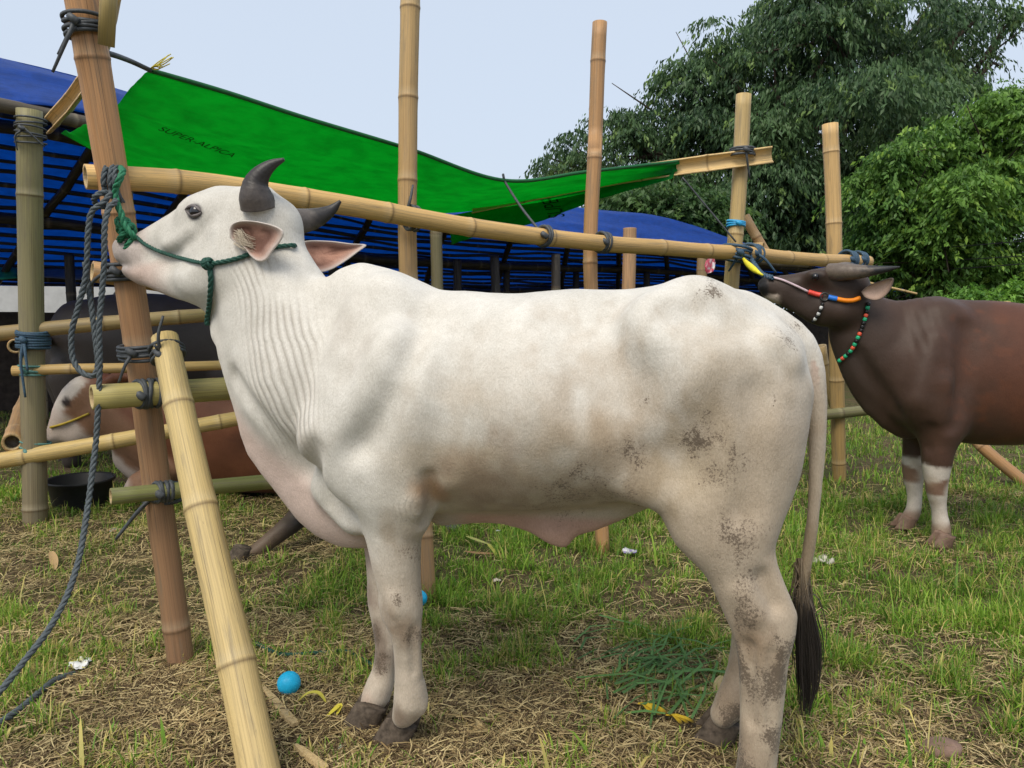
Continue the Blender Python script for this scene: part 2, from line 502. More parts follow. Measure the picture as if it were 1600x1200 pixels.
def white_cow_bones():
    """what shows under the skin: shoulder blade, ribs, flank hollow, hip and pin bones, tendons"""
    B = WC
    R = lambda pxs, r, d, k: B.shape(pxs, r, d, k, 'add')
    G = lambda pxs, r, d, k: B.shape(pxs, r, d, k, 'sub')
    G([(668, 500), (622, 600), (566, 695)], .045, .010, .05)
    R([(612, 520), (576, 600), (528, 676)], .050, .011, .05)
    G([(705, 530), (694, 640), (678, 735)], .050, .007, .06)
    G([(918, 500), (938, 550), (950, 610)], .120, .007, .10)
    R([(1004, 500), (1014, 530)], .050, .005, .08)
    G([(1050, 490), (1095, 508), (1150, 522)], .055, .005, .07)
    R([(1090, 556), (1112, 572)], .080, .006, .11)
    G([(1160, 600), (1120, 650), (1080, 715)], .070, .004, .09)
    G([(1182, 620), (1172, 720), (1164, 800)], .035, .006, .045)
    R([(1216, 536), (1236, 560)], .030, .014, .045)
    R([(652, 784), (650, 796)], .028, .004, .04)
    G([(670, 748), (675, 785), (668, 812)], .020, .013, .025)
    G([(366, 590), (398, 640), (440, 690), (478, 735)], .030, .011, .035)
    G([(486, 704), (506, 760), (545, 806)], .030, .014, .04)
    G([(644, 985), (646, 1050)], .010, .005, .012)
    G([(624, 985), (628, 1048)], .010, .003, .012)
    R([(615, 935), (616, 955)], .020, .005, .02)
    G([(1192, 905), (1210, 945)], .020, .012, .025)
    R([(1160, 930), (1178, 962)], .025, .008, .03)
    G([(1172, 1010), (1174, 1130)], .012, .006, .018)
    G([(1206, 1020), (1204, 1130)], .010, .005, .015)
    R([(298, 362), (262, 386)], .018, .006, .025)
    G([(318, 380), (290, 405), (262, 412)], .030, .006, .04)
def head_frame(B, O, M, L0):
    o = B.loc(O); F = B.loc(M) - o; Fn = F / np.linalg.norm(F)
    L = B.R @ np.asarray(L0, float); L = L - Fn * (L @ Fn); L /= np.linalg.norm(L)
    Nn = np.cross(Fn, L); 
    if Nn[2] < 0: Nn = -Nn
    return o, Fn, L, Nn
def hp(B, H, px, py, l):
    o = B.loc((0, 0, CAM_H)); d = ray(px, py) @ B.R.T
    return o + d * ((l + (H[0] - o) @ H[2]) / (d @ H[2]))
def hchain(B, H, pts, lat=1.0, k=0.03, op='add'):
    Q = []
    for p in pts:
        c = hp(B, H, *p[:3]); Q.append((*c, p[3] * B.scale(c), p[4] if len(p) > 4 else lat))
    B.chain(Q, lat=lat, k=k, axis=H[2], op=op, px=False)
WH = head_frame(WC, at(430, 325, 2.485), at(200, 400, 2.70), (0.50, 0.84, -0.25))
def white_cow_head():
    B, H = WC, WH
    hchain(B, H, [(430, 350, 0, 42, .95), (385, 344, 0, 48, 1.0), (340, 340, 0, 47, .95), (296, 358, 0, 38, .88), (256, 376, 0, 32, .85), (226, 388, 0, 26, 1.0)], k=.05)
    hchain(B, H, [(372, 412, 0, 50, .72), (330, 426, 0, 50, .66), (290, 430, 0, 38, .66), (252, 428, 0, 28, .75), (226, 424, 0, 20, 1.0)], k=.06)
    hchain(B, H, [(207, 393, 0, 22, 1.5), (207, 400, 0, 21, 1.5), (224, 400, 0, 22, 1.45)], k=.03)
    hchain(B, H, [(211, 424, 0, 15, 1.5), (226, 430, 0, 16, 1.3)], k=.02)
    for s in (-1, 1):
        hchain(B, H, [(340, 408, s * .06, 36, .5), (312, 424, s * .052, 30, .5)], k=.09)
        hchain(B, H, [(326, 330, s * .075, 16), (306, 320, s * .079, 11), (292, 330, s * .072, 10)], k=.05)
        hchain(B, H, [(310, 352, s * .062, 13, .8), (270, 378, s * .045, 11, .8)], k=.07)
    a, b = hp(B, H, 408, 314, -.085), hp(B, H, 410, 314, .105)
    B.chain([(*a, .034), (*((a + b) / 2 + (0, 0, .004)), .046), (*b, .040)], k=.05, px=False)
    # eye socket, nostril, mouth
    for s in (-1, 1):
        hchain(B, H, [(196, 384, s * .040, 5), (207, 376, s * .050, 4)], k=.016, op='sub')
        hchain(B, H, [(186, 413, s * .035, 2.2), (206, 416, s * .062, 2.4), (232, 410, s * .068, 2.0)], k=.014, op='sub')

def hit_many(B, pxs):
    """where the lines of sight meet the skin: places, outward directions, misses left over"""
    o = B.loc((0, 0, CAM_H)); d = np.array([ray(*p) for p in pxs]) @ B.R.T; d = d / np.linalg.norm(d, axis=1, keepdims=True)
    t = np.full(len(d), 1.2)
    for _ in range(60):
        e = B.f(o + d * t[:, None])
        t = np.minimum(t + e * 0.85, 12)
        if (np.abs(e) < 0.0008).all(): break
    p = o + d * t[:, None]
    return p, B.grad(p)[:, :3], np.abs(B.f(p))
def hit(B, px, py, lift=0.0):
    p, n, e = hit_many(B, [(px, py)])
    return p[0] + n[0] * lift
def hits(B, pxs, lift=0.0):
    p, n, e = hit_many(B, list(pxs))
    return [a + b * lift for a, b, q in zip(p, n, e) if q < .01]          # lines of sight that miss the skin are left out
def claw(c, head, side, L=.105, W=.046, Hf=.070, Hb=.038, lean=.045):
    """one half of a cloven hoof: almond sole, sloping wall, tilted top"""
    n = 18
    th = np.linspace(0, 2 * np.pi, n, endpoint=False)
    fx = np.cos(th); fy = np.sin(th)
    fy = fy * np.where(fx > 0, (1 - np.abs(fx) ** 2.2 * 0.75), 1)
    if True: fy = np.where(fy * side < 0, fy * 0.55, fy * 1.25)        # flat on the cleft side
    rings = []
    for q in (0, .12, .5, .85, 1.0, 1.02):
        sc = 1.0 - .26 * q + (0.03 if q == .12 else 0)
        if q > 1: sc = 0.3
        z = (Hb + (Hf - Hb) * (fx * .5 + .5)) * min(q, 1)
        x = fx * L / 2 * sc - lean * q * .8
        rings.append(np.stack([x, fy * W / 2 * (1 - .15 * q) * (sc if q > 1 else 1) + side * W * .56, z], 1))
    V = np.vstack(rings)
    ca, sa = math.cos(head + side * .10), math.sin(head + side * .10)
    V = V @ np.array(((ca, sa, 0), (-sa, ca, 0), (0, 0, 1))) + np.asarray(c)
    F = [(i * n + j, i * n + (j + 1) % n, (i + 1) * n + (j + 1) % n, (i + 1) * n + j) for i in range(len(rings) - 1) for j in range(n)]
    F.append(tuple(range(n))[::-1]); F.append(tuple((len(rings) - 1) * n + j for j in range(n)))
    return V, F
def make_hoof(root, c, head, mat, s=1.0):
    V, F = merge([claw(c, head, -1, L=.125 * s, W=.056 * s, Hf=.088 * s, Hb=.064 * s, lean=.05 * s), claw(c, head, 1, L=.125 * s, W=.056 * s, Hf=.088 * s, Hb=.064 * s, lean=.05 * s)])
    return put('hoof', mesh_from('hoof', V, F), mat, root)
def make_ear(B, outline, centre, depth, D):
    """outline and centre traced; D(px, py) the distance; the bowl is sunk by depth metres"""
    P = np.array([B.loc(at(x, y, D(x, y))) for x, y in outline])
    P = spline(np.vstack([P, P[:1]]), 41)[:-1]
    c = B.loc(at(*centre, D(*centre)))
    w = c - B.loc((0, 0, CAM_H)); w /= np.linalg.norm(w)
    n = len(P); rings = []; tone = []
    for q, dd, tt in ((1.0, .010, 0.0), (1.03, .004, 0.0), (.985, 0, .10), (.93, .004, .35), (.8, depth * .45, .8), (.6, depth * .75, 1), (.35, depth * .93, 1), (.004, depth, 1)):
        rings.append(c + (P - c) * q + w * dd); tone.append(np.full(n, tt))
    back = []
    for q, dd in ((.85, depth * .40 + .012), (.6, depth * .78 + .012), (.3, depth + .016)):
        back.append(c + (P - c) * q + w * dd)
    R = back[::-1] + rings
    V = np.vstack(R); T = np.concatenate([np.zeros(n * len(back))] + tone)
    m = len(R)
    F = np.array([(i * n + j, i * n + (j + 1) % n, (i + 1) * n + (j + 1) % n, (i + 1) * n + j) for i in range(m - 1) for j in range(n)])
    return V, F, T
def make_horn(name, root, C, R, mat, dark, base, ring=90, tip=.35):
    C = spline(C, 40); L = np.linspace(0, 1, 40)
    R = np.interp(L, np.linspace(0, 1, len(R)), R)
    R = R * (1 + .022 * np.sin(L * ring) * (1 - L) * sstep(.18, .3, L))
    V, F, th, _l = tube_data(C, R, 20)
    l = np.repeat(L, 20)
    nz = fbm(V * np.array((60, 60, 60)), 3, 5)
    t = sstep(tip, tip + .3, l + (nz - .5) * .5)
    col = np.asarray(base) * (1 - t)[:, None] + np.asarray(dark) * t[:, None]
    col = col * (0.75 + 0.5 * nz)[:, None]
    V = V + (nz - .5)[:, None] * .0008
    return put(name, mesh_from(name, V, F, colors=col), mat, root)

# ---- coats
def coat_material(name, rough=.72, dirtcol=(.115, .085, .060), hair=.25, sheen=.15):
    m, nt, b = new_mat(name)
    oc = texco(nt)
    col = attr(nt, 'Col')
    n1 = tnoise(nt, mapped(nt, oc, (1, 1, .4)), 260, 3, .7)          # short lying hair
    n2 = tnoise(nt, oc, 14, 5, .65)
    c1 = mix(nt, col, ramp_out(nt, n1, [(.3, (.85, .84, .82)), (.7, (1.08, 1.08, 1.08))]), 1.0, 'MULTIPLY')
    c2 = mix(nt, c1, ramp_out(nt, n2, [(.3, (.88, .87, .85)), (.7, (1.06, 1.06, 1.06))]), 1.0, 'MULTIPLY')
    sp = tnoise(nt, oc, 150, 4, .8, .3)
    dm = nt.nodes.new('ShaderNodeMath'); dm.operation = 'ADD'
    nt.links.new(sp, dm.inputs[0]); nt.links.new(attr(nt, 'dirt', 'Fac'), dm.inputs[1])
    dr = ramp_out(nt, dm.outputs[0], [(.84, (0, 0, 0)), (.96, (.90, .90, .90))])
    c3 = mix(nt, c2, dirtcol, dr)
    b.inputs['Roughness'].default_value = rough
    b.inputs['Specular IOR Level'].default_value = .25
    b.inputs['Sheen Weight'].default_value = sheen
    b.inputs['Sheen Roughness'].default_value = .5
    nb = bump(nt, b, n1, hair, .004, bump(nt, b, n2, .12, .02))
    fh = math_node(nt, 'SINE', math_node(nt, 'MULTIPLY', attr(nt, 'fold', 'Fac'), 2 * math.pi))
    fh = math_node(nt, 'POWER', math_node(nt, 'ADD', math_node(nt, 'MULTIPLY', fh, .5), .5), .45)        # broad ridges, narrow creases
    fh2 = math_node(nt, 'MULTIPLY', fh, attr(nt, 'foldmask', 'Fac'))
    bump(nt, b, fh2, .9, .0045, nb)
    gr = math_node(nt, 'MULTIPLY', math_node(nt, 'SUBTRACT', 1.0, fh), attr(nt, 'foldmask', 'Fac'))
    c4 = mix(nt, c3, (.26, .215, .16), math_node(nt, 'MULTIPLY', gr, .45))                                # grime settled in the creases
    nt.links.new(c4, b.inputs['Base Color'])
    return m
def math_node(nt, op, a, b_=None):
    n = nt.nodes.new('ShaderNodeMath'); n.operation = op
    for i, v in enumerate((a, b_)):
        if v is None: continue
        if isinstance(v, bpy.types.NodeSocket): nt.links.new(v, n.inputs[i])
        else: n.inputs[i].default_value = v
    return n.outputs[0]
def ramp_out(nt, fac, stops):
    r = ramp(nt, stops); nt.links.new(fac, r.inputs[0]); return r.outputs[0]
def plain(name, rough=.6, spec=.4, grain=0.0, scale=40):
    m, nt, b = new_mat(name)
    c = attr(nt, 'Col')
    if grain:
        n1 = tnoise(nt, texco(nt), scale, 4, .6)
        c = mix(nt, c, ramp_out(nt, n1, [(.3, (1 - grain,) * 3), (.7, (1 + grain,) * 3)]), 1.0, 'MULTIPLY')
        bump(nt, b, n1, .25, .004)
    nt.links.new(c, b.inputs['Base Color'])
    b.inputs['Roughness'].default_value = rough; b.inputs['Specular IOR Level'].default_value = spec
    return m
def flat_mat(name, col, rough=.6, spec=.4, var=.15, scale=30, bumps=.2):
    m, nt, b = new_mat(name)
    n1 = tnoise(nt, texco(nt), scale, 5, .6)
    c = mix(nt, col, ramp_out(nt, n1, [(.3, (1 - var,) * 3), (.7, (1 + var,) * 3)]), 1.0, 'MULTIPLY')
    nt.links.new(c, b.inputs['Base Color'])
    b.inputs['Roughness'].default_value = rough; b.inputs['Specular IOR Level'].default_value = spec
    if bumps: bump(nt, b, n1, bumps, .004)
    return m
M_HORN = plain('horn', .45, .4, .2, 120)
M_HOOF = flat_mat('hoof', (.085, .066, .050), .8, .2, .6, 45, .5)
M_EYE = flat_mat('eye', (.010, .008, .010), .08, .7, .1, 10, 0)
M_COAT = coat_material('white_coat', hair=.5)

def lerp3(a, b, t): return a + (np.asarray(b) - a) * t[:, None]
def paint_white(B, V, nrm, ear_tone):
    """coat colour of the animal, plus shade painted into the ear bowls: pale grey with tan underparts, pink bare skin, mud where it lay down"""
    n = len(V)
    W = B.wld(V)
    f1 = fbm(V * 3.1, 4, 3); f2 = fbm(V * 9, 4, 11); f3 = fbm(V * np.array((22, 22, 10)), 4, 23)
    col = np.tile(np.array((.660, .630, .575)), (n, 1))
    col = lerp3(col, (.58, .555, .505), sstep(.45, .65, f1) * .7)
    z, x, y = V[:, 2], V[:, 0], V[:, 1]
    def X(px, py=600, v=-.2): return B.c(px, py, v)[0]
    # tan on the lower flank and the legs
    low = sstep(1.14, .82, z + (f2 - .5) * .35) * sstep(X(560), X(720), x)
    col = lerp3(col, (.43, .335, .225), low * .70 * (.45 + 1.1 * f1))
    leg = sstep(.74, .50, z + (f2 - .5) * .2)
    col = lerp3(col, (.47, .38, .29), leg * .7)
    rear = sstep(X(1000), X(1120), x) * sstep(1.28, 1.05, z + (f2 - .5) * .3)
    col = lerp3(col, (.45, .365, .275), rear * .80 * (.4 + 1.2 * f2))
    dirt = np.full(n, .02)
    def blob(px, py, v, r, hit_side=True, ry=None):
        c = B.c(px, py, v)
        d = np.sqrt(((x - c[0]) / r) ** 2 + ((z - c[2]) / (ry or r)) ** 2)
        m = np.clip(1.10 - d * .62 + (f3 - .5) * 1.6, 0, 1)
        if hit_side: m = m * (y < v + .17)
        return m
    # brown stains
    for px, py, v, r, k, cc in ((850, 680, -.26, .22, .32, (.36, .27, .18)), (760, 770, -.26, .10, .55, (.24, .15, .095)), (980, 640, -.26, .16, .40, (.38, .29, .2)), (985, 720, -.25, .10, .5, (.34, .25, .16)),
                                (1140, 560, -.2, .12, .35, (.42, .33, .22)), (665, 760, -.2, .035, .8, (.36, .22, .12)), (690, 770, -.2, .02, .8, (.36, .22, .12)), (1095, 730, -.2, .09, .3, (.40, .33, .20)),
                                (1178, 990, -.18, .055, .8, (.20, .115, .055)), (1165, 1075, -.18, .05, .5, (.25, .2, .15)), (622, 975, -.14, .045, .85, (.19, .11, .055)), (645, 1000, -.14, .03, .5, (.2, .15, .11)),
                                (630, 1108, -.11, .028, .7, (.16, .10, .06)), (592, 985, .08, .04, .85, (.10, .058, .042)), (600, 1020, .06, .04, .8, (.09, .055, .045)), (585, 930, .08, .03, .6, (.2, .13, .1)),
                                (580, 1085, .04, .03, .5, (.45, .28, .2)), (640, 815, -.16, .05, .5, (.36, .27, .18)), (1130, 1080, .15, .07, .6, (.22, .145, .09)), (560, 515, -.1, .07, .3, (.40, .34, .28)), (500, 690, -.15, .05, .3, (.38, .3, .22))):
        col = lerp3(col, cc, blob(px, py, v, r) * k)
    # caked mud specks
    for px, py, v, r, k in ((1095, 685, -.2, .05, .55), (1125, 735, -.2, .07, .40), (1165, 725, -.2, .06, .42), (1175, 640, -.2, .06, .25), (1130, 820, -.18, .06, .45), (1165, 850, -.18, .10, .42), (1150, 900, -.18, .09, .40), (1165, 955, -.18, .07, .45),
                         (1215, 990, -.18, .06, .55), (1150, 1010, -.18, .05, .5), (1160, 1050, -.18, .06, .55), (1210, 1060, -.18, .06, .55), (1205, 1140, -.17, .05, .5), (985, 705, -.25, .045, .48), (905, 735, -.26, .045, .42), (870, 790, -.2, .1, .40), (960, 780, -.2, .07, .38),
                         (1105, 455, -.05, .04, .5), (1235, 515, -.08, .05, .42), (645, 925, -.14, .035, .5), (650, 990, -.14, .04, .45), (650, 850, -.14, .04, .38), (590, 985, .08, .04, .5), (598, 1030, .06, .05, .5), (1010, 625, -.25, .02, .45), (1200, 700, -.17, .06, .3), (1140, 1100, .15, .07, .48)):
        mb = blob(px, py, v, r * 1.15); dirt = np.maximum(dirt, mb * k * .86); col = lerp3(col, (.34, .27, .195), mb * .22)
    dirt = dirt + sstep(.62, .75, f2) * .10
    # two short scratch marks
    for px, py, v in ((1204, 622, -.17), (1147, 693, -.19)):
        c = B.c(px, py, v)
        dirt = np.maximum(dirt, .42 * sstep(.006, .003, np.abs(x - c[0] + .010 * (f3 - .5))) * sstep(.026, .012, np.abs(z - c[2])) * (y < 0))
    # bare pink skin: dewlap, belly fold, inner tail
    c0, c1 = B.c(420, 740, 0), B.c(540, 840, 0)
    t = np.clip(((x - c0[0]) * (c1[0] - c0[0]) + (z - c0[2]) * (c1[2] - c0[2])) / ((c1[0] - c0[0]) ** 2 + (c1[2] - c0[2]) ** 2), -.6, 1)
    dd = np.sqrt((x - c0[0] - t * (c1[0] - c0[0])) ** 2 + (z - c0[2] - t * (c1[2] - c0[2])) ** 2)
    dew = sstep(.16, .06, dd) * (np.abs(y) < .12)
    col = lerp3(col, (.60, .455, .40), dew * .85)
    bf = sstep(.735, .70, z) * (np.abs(y) < .07) * sstep(X(660), X(720), x) * sstep(X(1040), X(1000), x) * sstep(.55, .6, z)
    col = lerp3(col, (.50, .32, .25), bf)
    tl = sstep(X(1255, v=0), X(1268, v=0), x) * sstep(1.05, 1.2, z) * (nrm[:, 0] < .3)
    col = lerp3(col, (.50, .34, .27), tl * .8)
    tt = sstep(.78, .70, z) * (x > X(1243, v=0)) * (np.abs(y) < .06)
    col = lerp3(col, (.30, .23, .15), tt * .9)
    # head
    o, Fh, Lh, Nh = WH
    hq = V - o
    hf, hl, hn = hq @ Fh, hq @ Lh, hq @ Nh
    ish = sstep(1.20, 1.32, z) * sstep(-.16, -.05, hf)
    inh = sstep(-.10, .05, hf) * ish
    hf = np.where(ish > .5, hf, -1)
    col = lerp3(col, (.585, .56, .51), inh * .8)
    mz = sstep(.46, .53, hf + (f2 - .5) * .06)
    col = lerp3(col, (.52, .44, .405), mz * .85)
    dirt = np.where(hf > .49, .22, dirt)
    lower = sstep(.36, .50, hf) * sstep(-.06, -.10, hn)
    col = lerp3(col, (.56, .42, .36), lower * .8)
    e = hit(B, 303, 331, 0)
    de = np.linalg.norm((V - e) * np.array((1, .6, 1.25)), axis=1)
    col = lerp3(col, (.07, .06, .062), sstep(.040, .026, de))
    dirt = np.where(inh > .5, np.minimum(dirt, .25), dirt)
    # fine neck grime in the folds
    # ears
    if ear_tone is not None:
        k = len(ear_tone)
        ec = np.tile(np.array((.58, .53, .49)), (k, 1))
        ec = lerp3(ec, (.44, .235, .17), ear_tone)
        deep = sstep(.35, .6, fbm(V[-k:] * 22, 3, 41)) * sstep(.7, 1, ear_tone)  # shade painted into the inner bowl to give it depth
        ec = lerp3(ec, (.13, .055, .038), deep * .85)
        col[-k:] = ec; dirt[-k:] = 0
    return np.clip(col, .01, .9), dirt
def neck_folds(B, V):
    """phase and strength of the skin folds across the neck and above the elbow; slight loose-skin relief"""
    x, y, z = V.T
    def XZ(px, py, v=-.12):
        c = B.c(px, py, v); return c[0], c[2]
    xn, zn = XZ(452, 560)
    cx = (x - xn) + .16 * (z - zn) - .55 * (z - zn) ** 2 * np.sign(zn - z + .05) + .050 * (fbm(V * 3.0, 3, 61) - .5) * 2 + .012 * (fbm(V * 9.0, 2, 63) - .5)
    g = sstep(.19, .08, np.abs((x - xn) + .18 * (z - zn) + .01)) * sstep(.40, .26, np.abs(z - zn - .05))
    g = g * (.10 + .85 * sstep(.3, .7, fbm(V * 5, 2, 71)))
    ph = cx / .024 + 1.6 * fbm(V * 2.2, 2, 65)
    ex, ez = XZ(672, 790, -.17)
    r = np.hypot((x - ex) * 1.0, (z - ez) * .8) + .018 * (fbm(V * 14, 2, 77) - .5)
    ge = sstep(.12, .05, r) * (y < 0) * sstep(ez - .12, ez - .02, z) * sstep(ez + .07, ez + .0, z) * .4 * sstep(.35, .6, fbm(V * 11, 2, 79))
    sel = ge > .02
    ph = np.where(sel, r / .016, ph); g = np.where(sel, ge, g)
    d = (fbm(V * np.array((7, 5, 3.0)), 3, 81) - .5) * .010 * sstep(.6, .8, z)
    return ph, g, d
def white_cow():
    B = WC
    white_cow_shape(); white_cow_head(); white_cow_bones()
    V, F = B.mesh(.0085, (-2.3, -.42, -.03), (.2, .45, 1.80))
    V = relax(V, F, 2, .5)
    nrm = vert_normals(V, F)
    ph, fm, d = neck_folds(B, V)
    V = V + nrm * d[:, None]
    tone = []
    e1 = make_ear(B, [(360, 372), (360, 354), (373, 346), (398, 346), (428, 353), (442, 362), (438, 376), (426, 391), (416, 405), (404, 408), (392, 400), (382, 387), (370, 380)], (394, 370), .034, lambda x, y: 2.350 - (x - 360) * .0010 + (y - 370) * .0003)
    e2 = make_ear(B, [(462, 386), (478, 377), (515, 377), (548, 381), (571, 383), (558, 394), (536, 410), (514, 422), (494, 425), (480, 416), (470, 402)], (502, 398), .035, lambda x, y: 2.625 + (x - 462) * .0004 - (y - 380) * .001)
    nb = len(V)
    Vs, Fs, o = [V], [F], nb
    for v, f, t in (e1, e2):
        Vs.append(v); Fs.append(f + o); o += len(v); tone.append(t)
    V = np.vstack(Vs); F = np.vstack(Fs)
    fold = np.zeros(len(V)); fmask = np.zeros(len(V)); fold[:nb] = ph; fmask[:nb] = fm
    nrm = vert_normals(V, F)
    col, dirt = paint_white(B, V, nrm, np.concatenate(tone))
    root = empty('white_cow'); B.place(root)
    tag(root, 'white humped cow in a green rope halter standing in the foreground', 'cow')
    put('body', mesh_from('white_cow_body', V, F, colors=col, attrs={'dirt': dirt, 'fold': fold, 'foldmask': fmask}), M_COAT, root)
    hb = lambda px, py, l: hp(B, WH, px, py, l)
    def path(pts): return [B.loc(at(*p)) for p in pts]
    b1 = hb(404, 313, -.085); D1 = B.wld(b1)[1]
    make_horn('horn', root, path([(404, 324, D1 - .005), (400, 304, D1 - .02), (401, 285, D1 - .025), (411, 269, D1 - .03), (426, 257, D1 - .03), (444, 249, D1 - .03)]), [.054, .052, .041, .031, .022, .014, .005], M_HORN, (.030, .026, .025), (.085, .070, .062), 90, .15)
    b2 = hb(408, 314, .115); D2 = B.wld(b2)[1]; p2 = topix(B.wld(b2))
    make_horn('horn', root, path([(462, 346, D2 - .01), (480, 344, D2 + .01), (500, 338, D2 + .02), (518, 328, D2 + .03), (532, 314, D2 + .03)]), [.044, .041, .035, .026, .016, .005], M_HORN, (.028, .025, .024), (.10, .085, .075), 90, .25)
    for s, (px, py) in ((-1, (303, 330)),):
        c = hit(B, px, py, -.0135)
        bm = bmesh.new(); bmesh.ops.create_uvsphere(bm, u_segments=20, v_segments=14, radius=.025)
        for v in bm.verts: v.co = Vector(c) + v.co
        for f in bm.faces: f.smooth = True
        me = bpy.data.meshes.new('eye'); bm.to_mesh(me); bm.free(); eye_o = put('eye', me, M_EYE, root)
        lid = []
        for up, tw in ((1, .011), (-1, -.006)):
            pts = []
            for t in np.linspace(-1, 1, 9):
                q = hit(B, px + t * 12.5, py + t * 2.0 - (1 - t * t) * (7.5 if up > 0 else -7.0), .003); pts.append((*q, .0052 * (1.15 - .8 * t * t)))
            C = np.array(pts); v_, f_, _a, _b = tube_data(C[:, :3], C[:, 3], 8); lid.append((v_, f_))
        v_, f_ = merge(lid)
        put('eyelid', mesh_from('eyelid', v_, f_), flat_mat('lid_skin', (.14, .12, .115), .55), eye_o)
    hd = math.pi
    for px, py, a in ((611, 1156, .06), (564, 1130, .10), (1111, 1152, -.05)):
        make_hoof(root, B.loc(gnd(px, py)) * np.array((1, 1, 0)), hd + a, M_HOOF)
    make_hoof(root, B.c(1150, 1310, -.17) * np.array((1, 1, 0)), hd, M_HOOF)
    # pale hairs across the opening of the near ear
    r2 = np.random.default_rng(9); parts = []
    for i in range(60):
        s = at(364 + r2.random() * 14, 356 + r2.random() * 26, 2.35); e = at(384 + r2.random() * 20, 372 + r2.random() * 26, 2.345)
        m_ = (s + e) / 2 + np.array((0, -.012, -.004)) + r2.normal(size=3) * .003
        v_, f_, _a, _b = tube_data(B.loc(spline([s, m_, e], 7)), np.linspace(.0011, .0004, 7), 3, cap=False); parts.append((v_, f_))
    v_, f_ = merge(parts); put('ear_hair', mesh_from('ear_hair', v_, f_), flat_mat('pale_hair', (.55, .47, .36), .6), root)
    # tail tuft
    Vt, Ft, Ct, o = [], [], [], 0
    r2 = np.random.default_rng(3)
    for i in range(330):
        u = r2.random(); side = r2.normal() * .5
        ln = r2.uniform(.55, 1.0)
        top = B.c(1253 + r2.normal() * 5, 872 + r2.random() ** 1.5 * 75, r2.normal() * .007)
        pts = [top]
        for q in np.linspace(.2, 1, 7):
            py = 905 + q * 215 * ln
            wob = math.sin(q * 6 + side * 2 + u * 1.5) * 3.5
            cx = np.interp(py, (900, 960, 1020, 1080, 1120), (1251, 1256, 1262, 1262, 1257)); hw = np.interp(py, (900, 950, 1000, 1060, 1120), (9, 17, 19, 14, 5))
            p = B.c(cx + side * hw + wob, py, math.sin(u * 6.28) * .02 * (1 - q * .5)); pts.append(p)
        C = spline(pts, 12); v_, f_, _a, _b = tube_data(C, np.linspace(.0024, .0009, 12), 3, cap=False)
        Vt.append(v_); Ft += [tuple(k + o for k in f) for f in f_]; o += len(v_)
        g = sstep(880, 965, np.repeat(topix(B.wld(C))[:, 1], 3) + r2.normal() * 10)
        Ct.append(lerp3(np.tile(np.array((.30, .23, .15)) * r2.uniform(.6, 1.1), (len(v_), 1)), np.array((.020, .016, .014)) * r2.uniform(.6, 1.8), g))
    put('tail_tuft', mesh_from('tail_tuft', np.vstack(Vt), Ft, colors=np.vstack(Ct)), plain('tail_hair', .5, .4), root)
    return root
# ------------------------------------------------------------------ ground
def dryness(x, y):
    """0 lush, 1 trodden straw"""
    P = np.stack([x, y, np.zeros_like(x)], 1)
    n = fbm(P * .9, 4, 101); n2 = fbm(P * 3.1, 3, 103)
    d = np.exp(-(((x - .25) / 1.15) ** 2 + ((y - 2.5) / .8) ** 2)) * .85
    d += np.exp(-(((x + .9) / .6) ** 2 + ((y - 2.2) / .5) ** 2)) * .45
    d += np.exp(-(((x - 1.2) / .7) ** 2 + ((y - 1.95) / .4) ** 2)) * .5
    d += np.exp(-(((x + 2.0) / .9) ** 2 + ((y - 3.9) / 1.0) ** 2)) * .8
    d += np.exp(-(((x + 1.5) / .6) ** 2 + ((y - 2.8) / .5) ** 2)) * .4
    d += np.exp(-(((x - 2.1) / .4) ** 2 + ((y - 4.2) / .25) ** 2)) * .6
    d += np.where((y > 4.6 + .68 * x * .8) & (x < 0.6), .5, 0)
    return np.clip(d * .8 + .10 + (n - .5) * 1.1 + (n2 - .5) * .7, 0, 1)
def make_ground():
    xs = np.concatenate([np.linspace(-400, -8, 14)[:-1], np.linspace(-8, 8, 161), np.linspace(8, 400, 14)[1:]])
    ys = np.concatenate([np.linspace(-300, 0, 10)[:-1], np.linspace(0, 13, 131), np.linspace(13, 700, 16)[1:]])
    X, Y = np.meshgrid(xs, ys, indexing='ij')
    P = np.stack([X.ravel(), Y.ravel(), np.zeros(X.size)], 1)
    near = np.exp(-((P[:, 0] / 9) ** 4 + ((P[:, 1] - 5) / 9) ** 4))
    P[:, 2] = ((fbm(P * 2.3, 4, 113) - .5) * .045 - .012) * near
    n, m = X.shape
    i, j = np.meshgrid(np.arange(n - 1), np.arange(m - 1), indexing='ij')
    a = (i * m + j).ravel()
    F = np.stack([a, a + m, a + m + 1, a + 1], 1)
    mat, nt, b = new_mat('soil')
    oc = texco(nt)
    n1 = tnoise(nt, oc, 2.2, 6, .65); n2 = tnoise(nt, oc, 24, 6, .7); n3 = tnoise(nt, oc, 110, 4, .7)
    c = ramp_out(nt, n2, [(.30, (.035, .026, .016)), (.5, (.10, .072, .042)), (.68, (.19, .145, .082)), (.8, (.27, .21, .125))])
    g = ramp_out(nt, n3, [(.35, (.035, .045, .013)), (.65, (.085, .115, .030))])
    nt.links.new(mix(nt, c, g, ramp_out(nt, n1, [(.42, (0, 0, 0)), (.62, (.75, .75, .75))])), b.inputs['Base Color'])
    b.inputs['Roughness'].default_value = .95; b.inputs['Specular IOR Level'].default_value = .1
    bump(nt, b, n3, .5, .01, bump(nt, b, n2, .6, .03))
    return tag(put('ground', mesh_from('ground', P, F), mat), kind='structure'), None
def ground_z(P):
    Q = np.asarray(P, float).copy(); Q[:, 2] = 0
    near = np.exp(-((Q[:, 0] / 9) ** 4 + ((Q[:, 1] - 5) / 9) ** 4))
    return ((fbm(Q * 2.3, 4, 113) - .5) * .045 - .012) * near
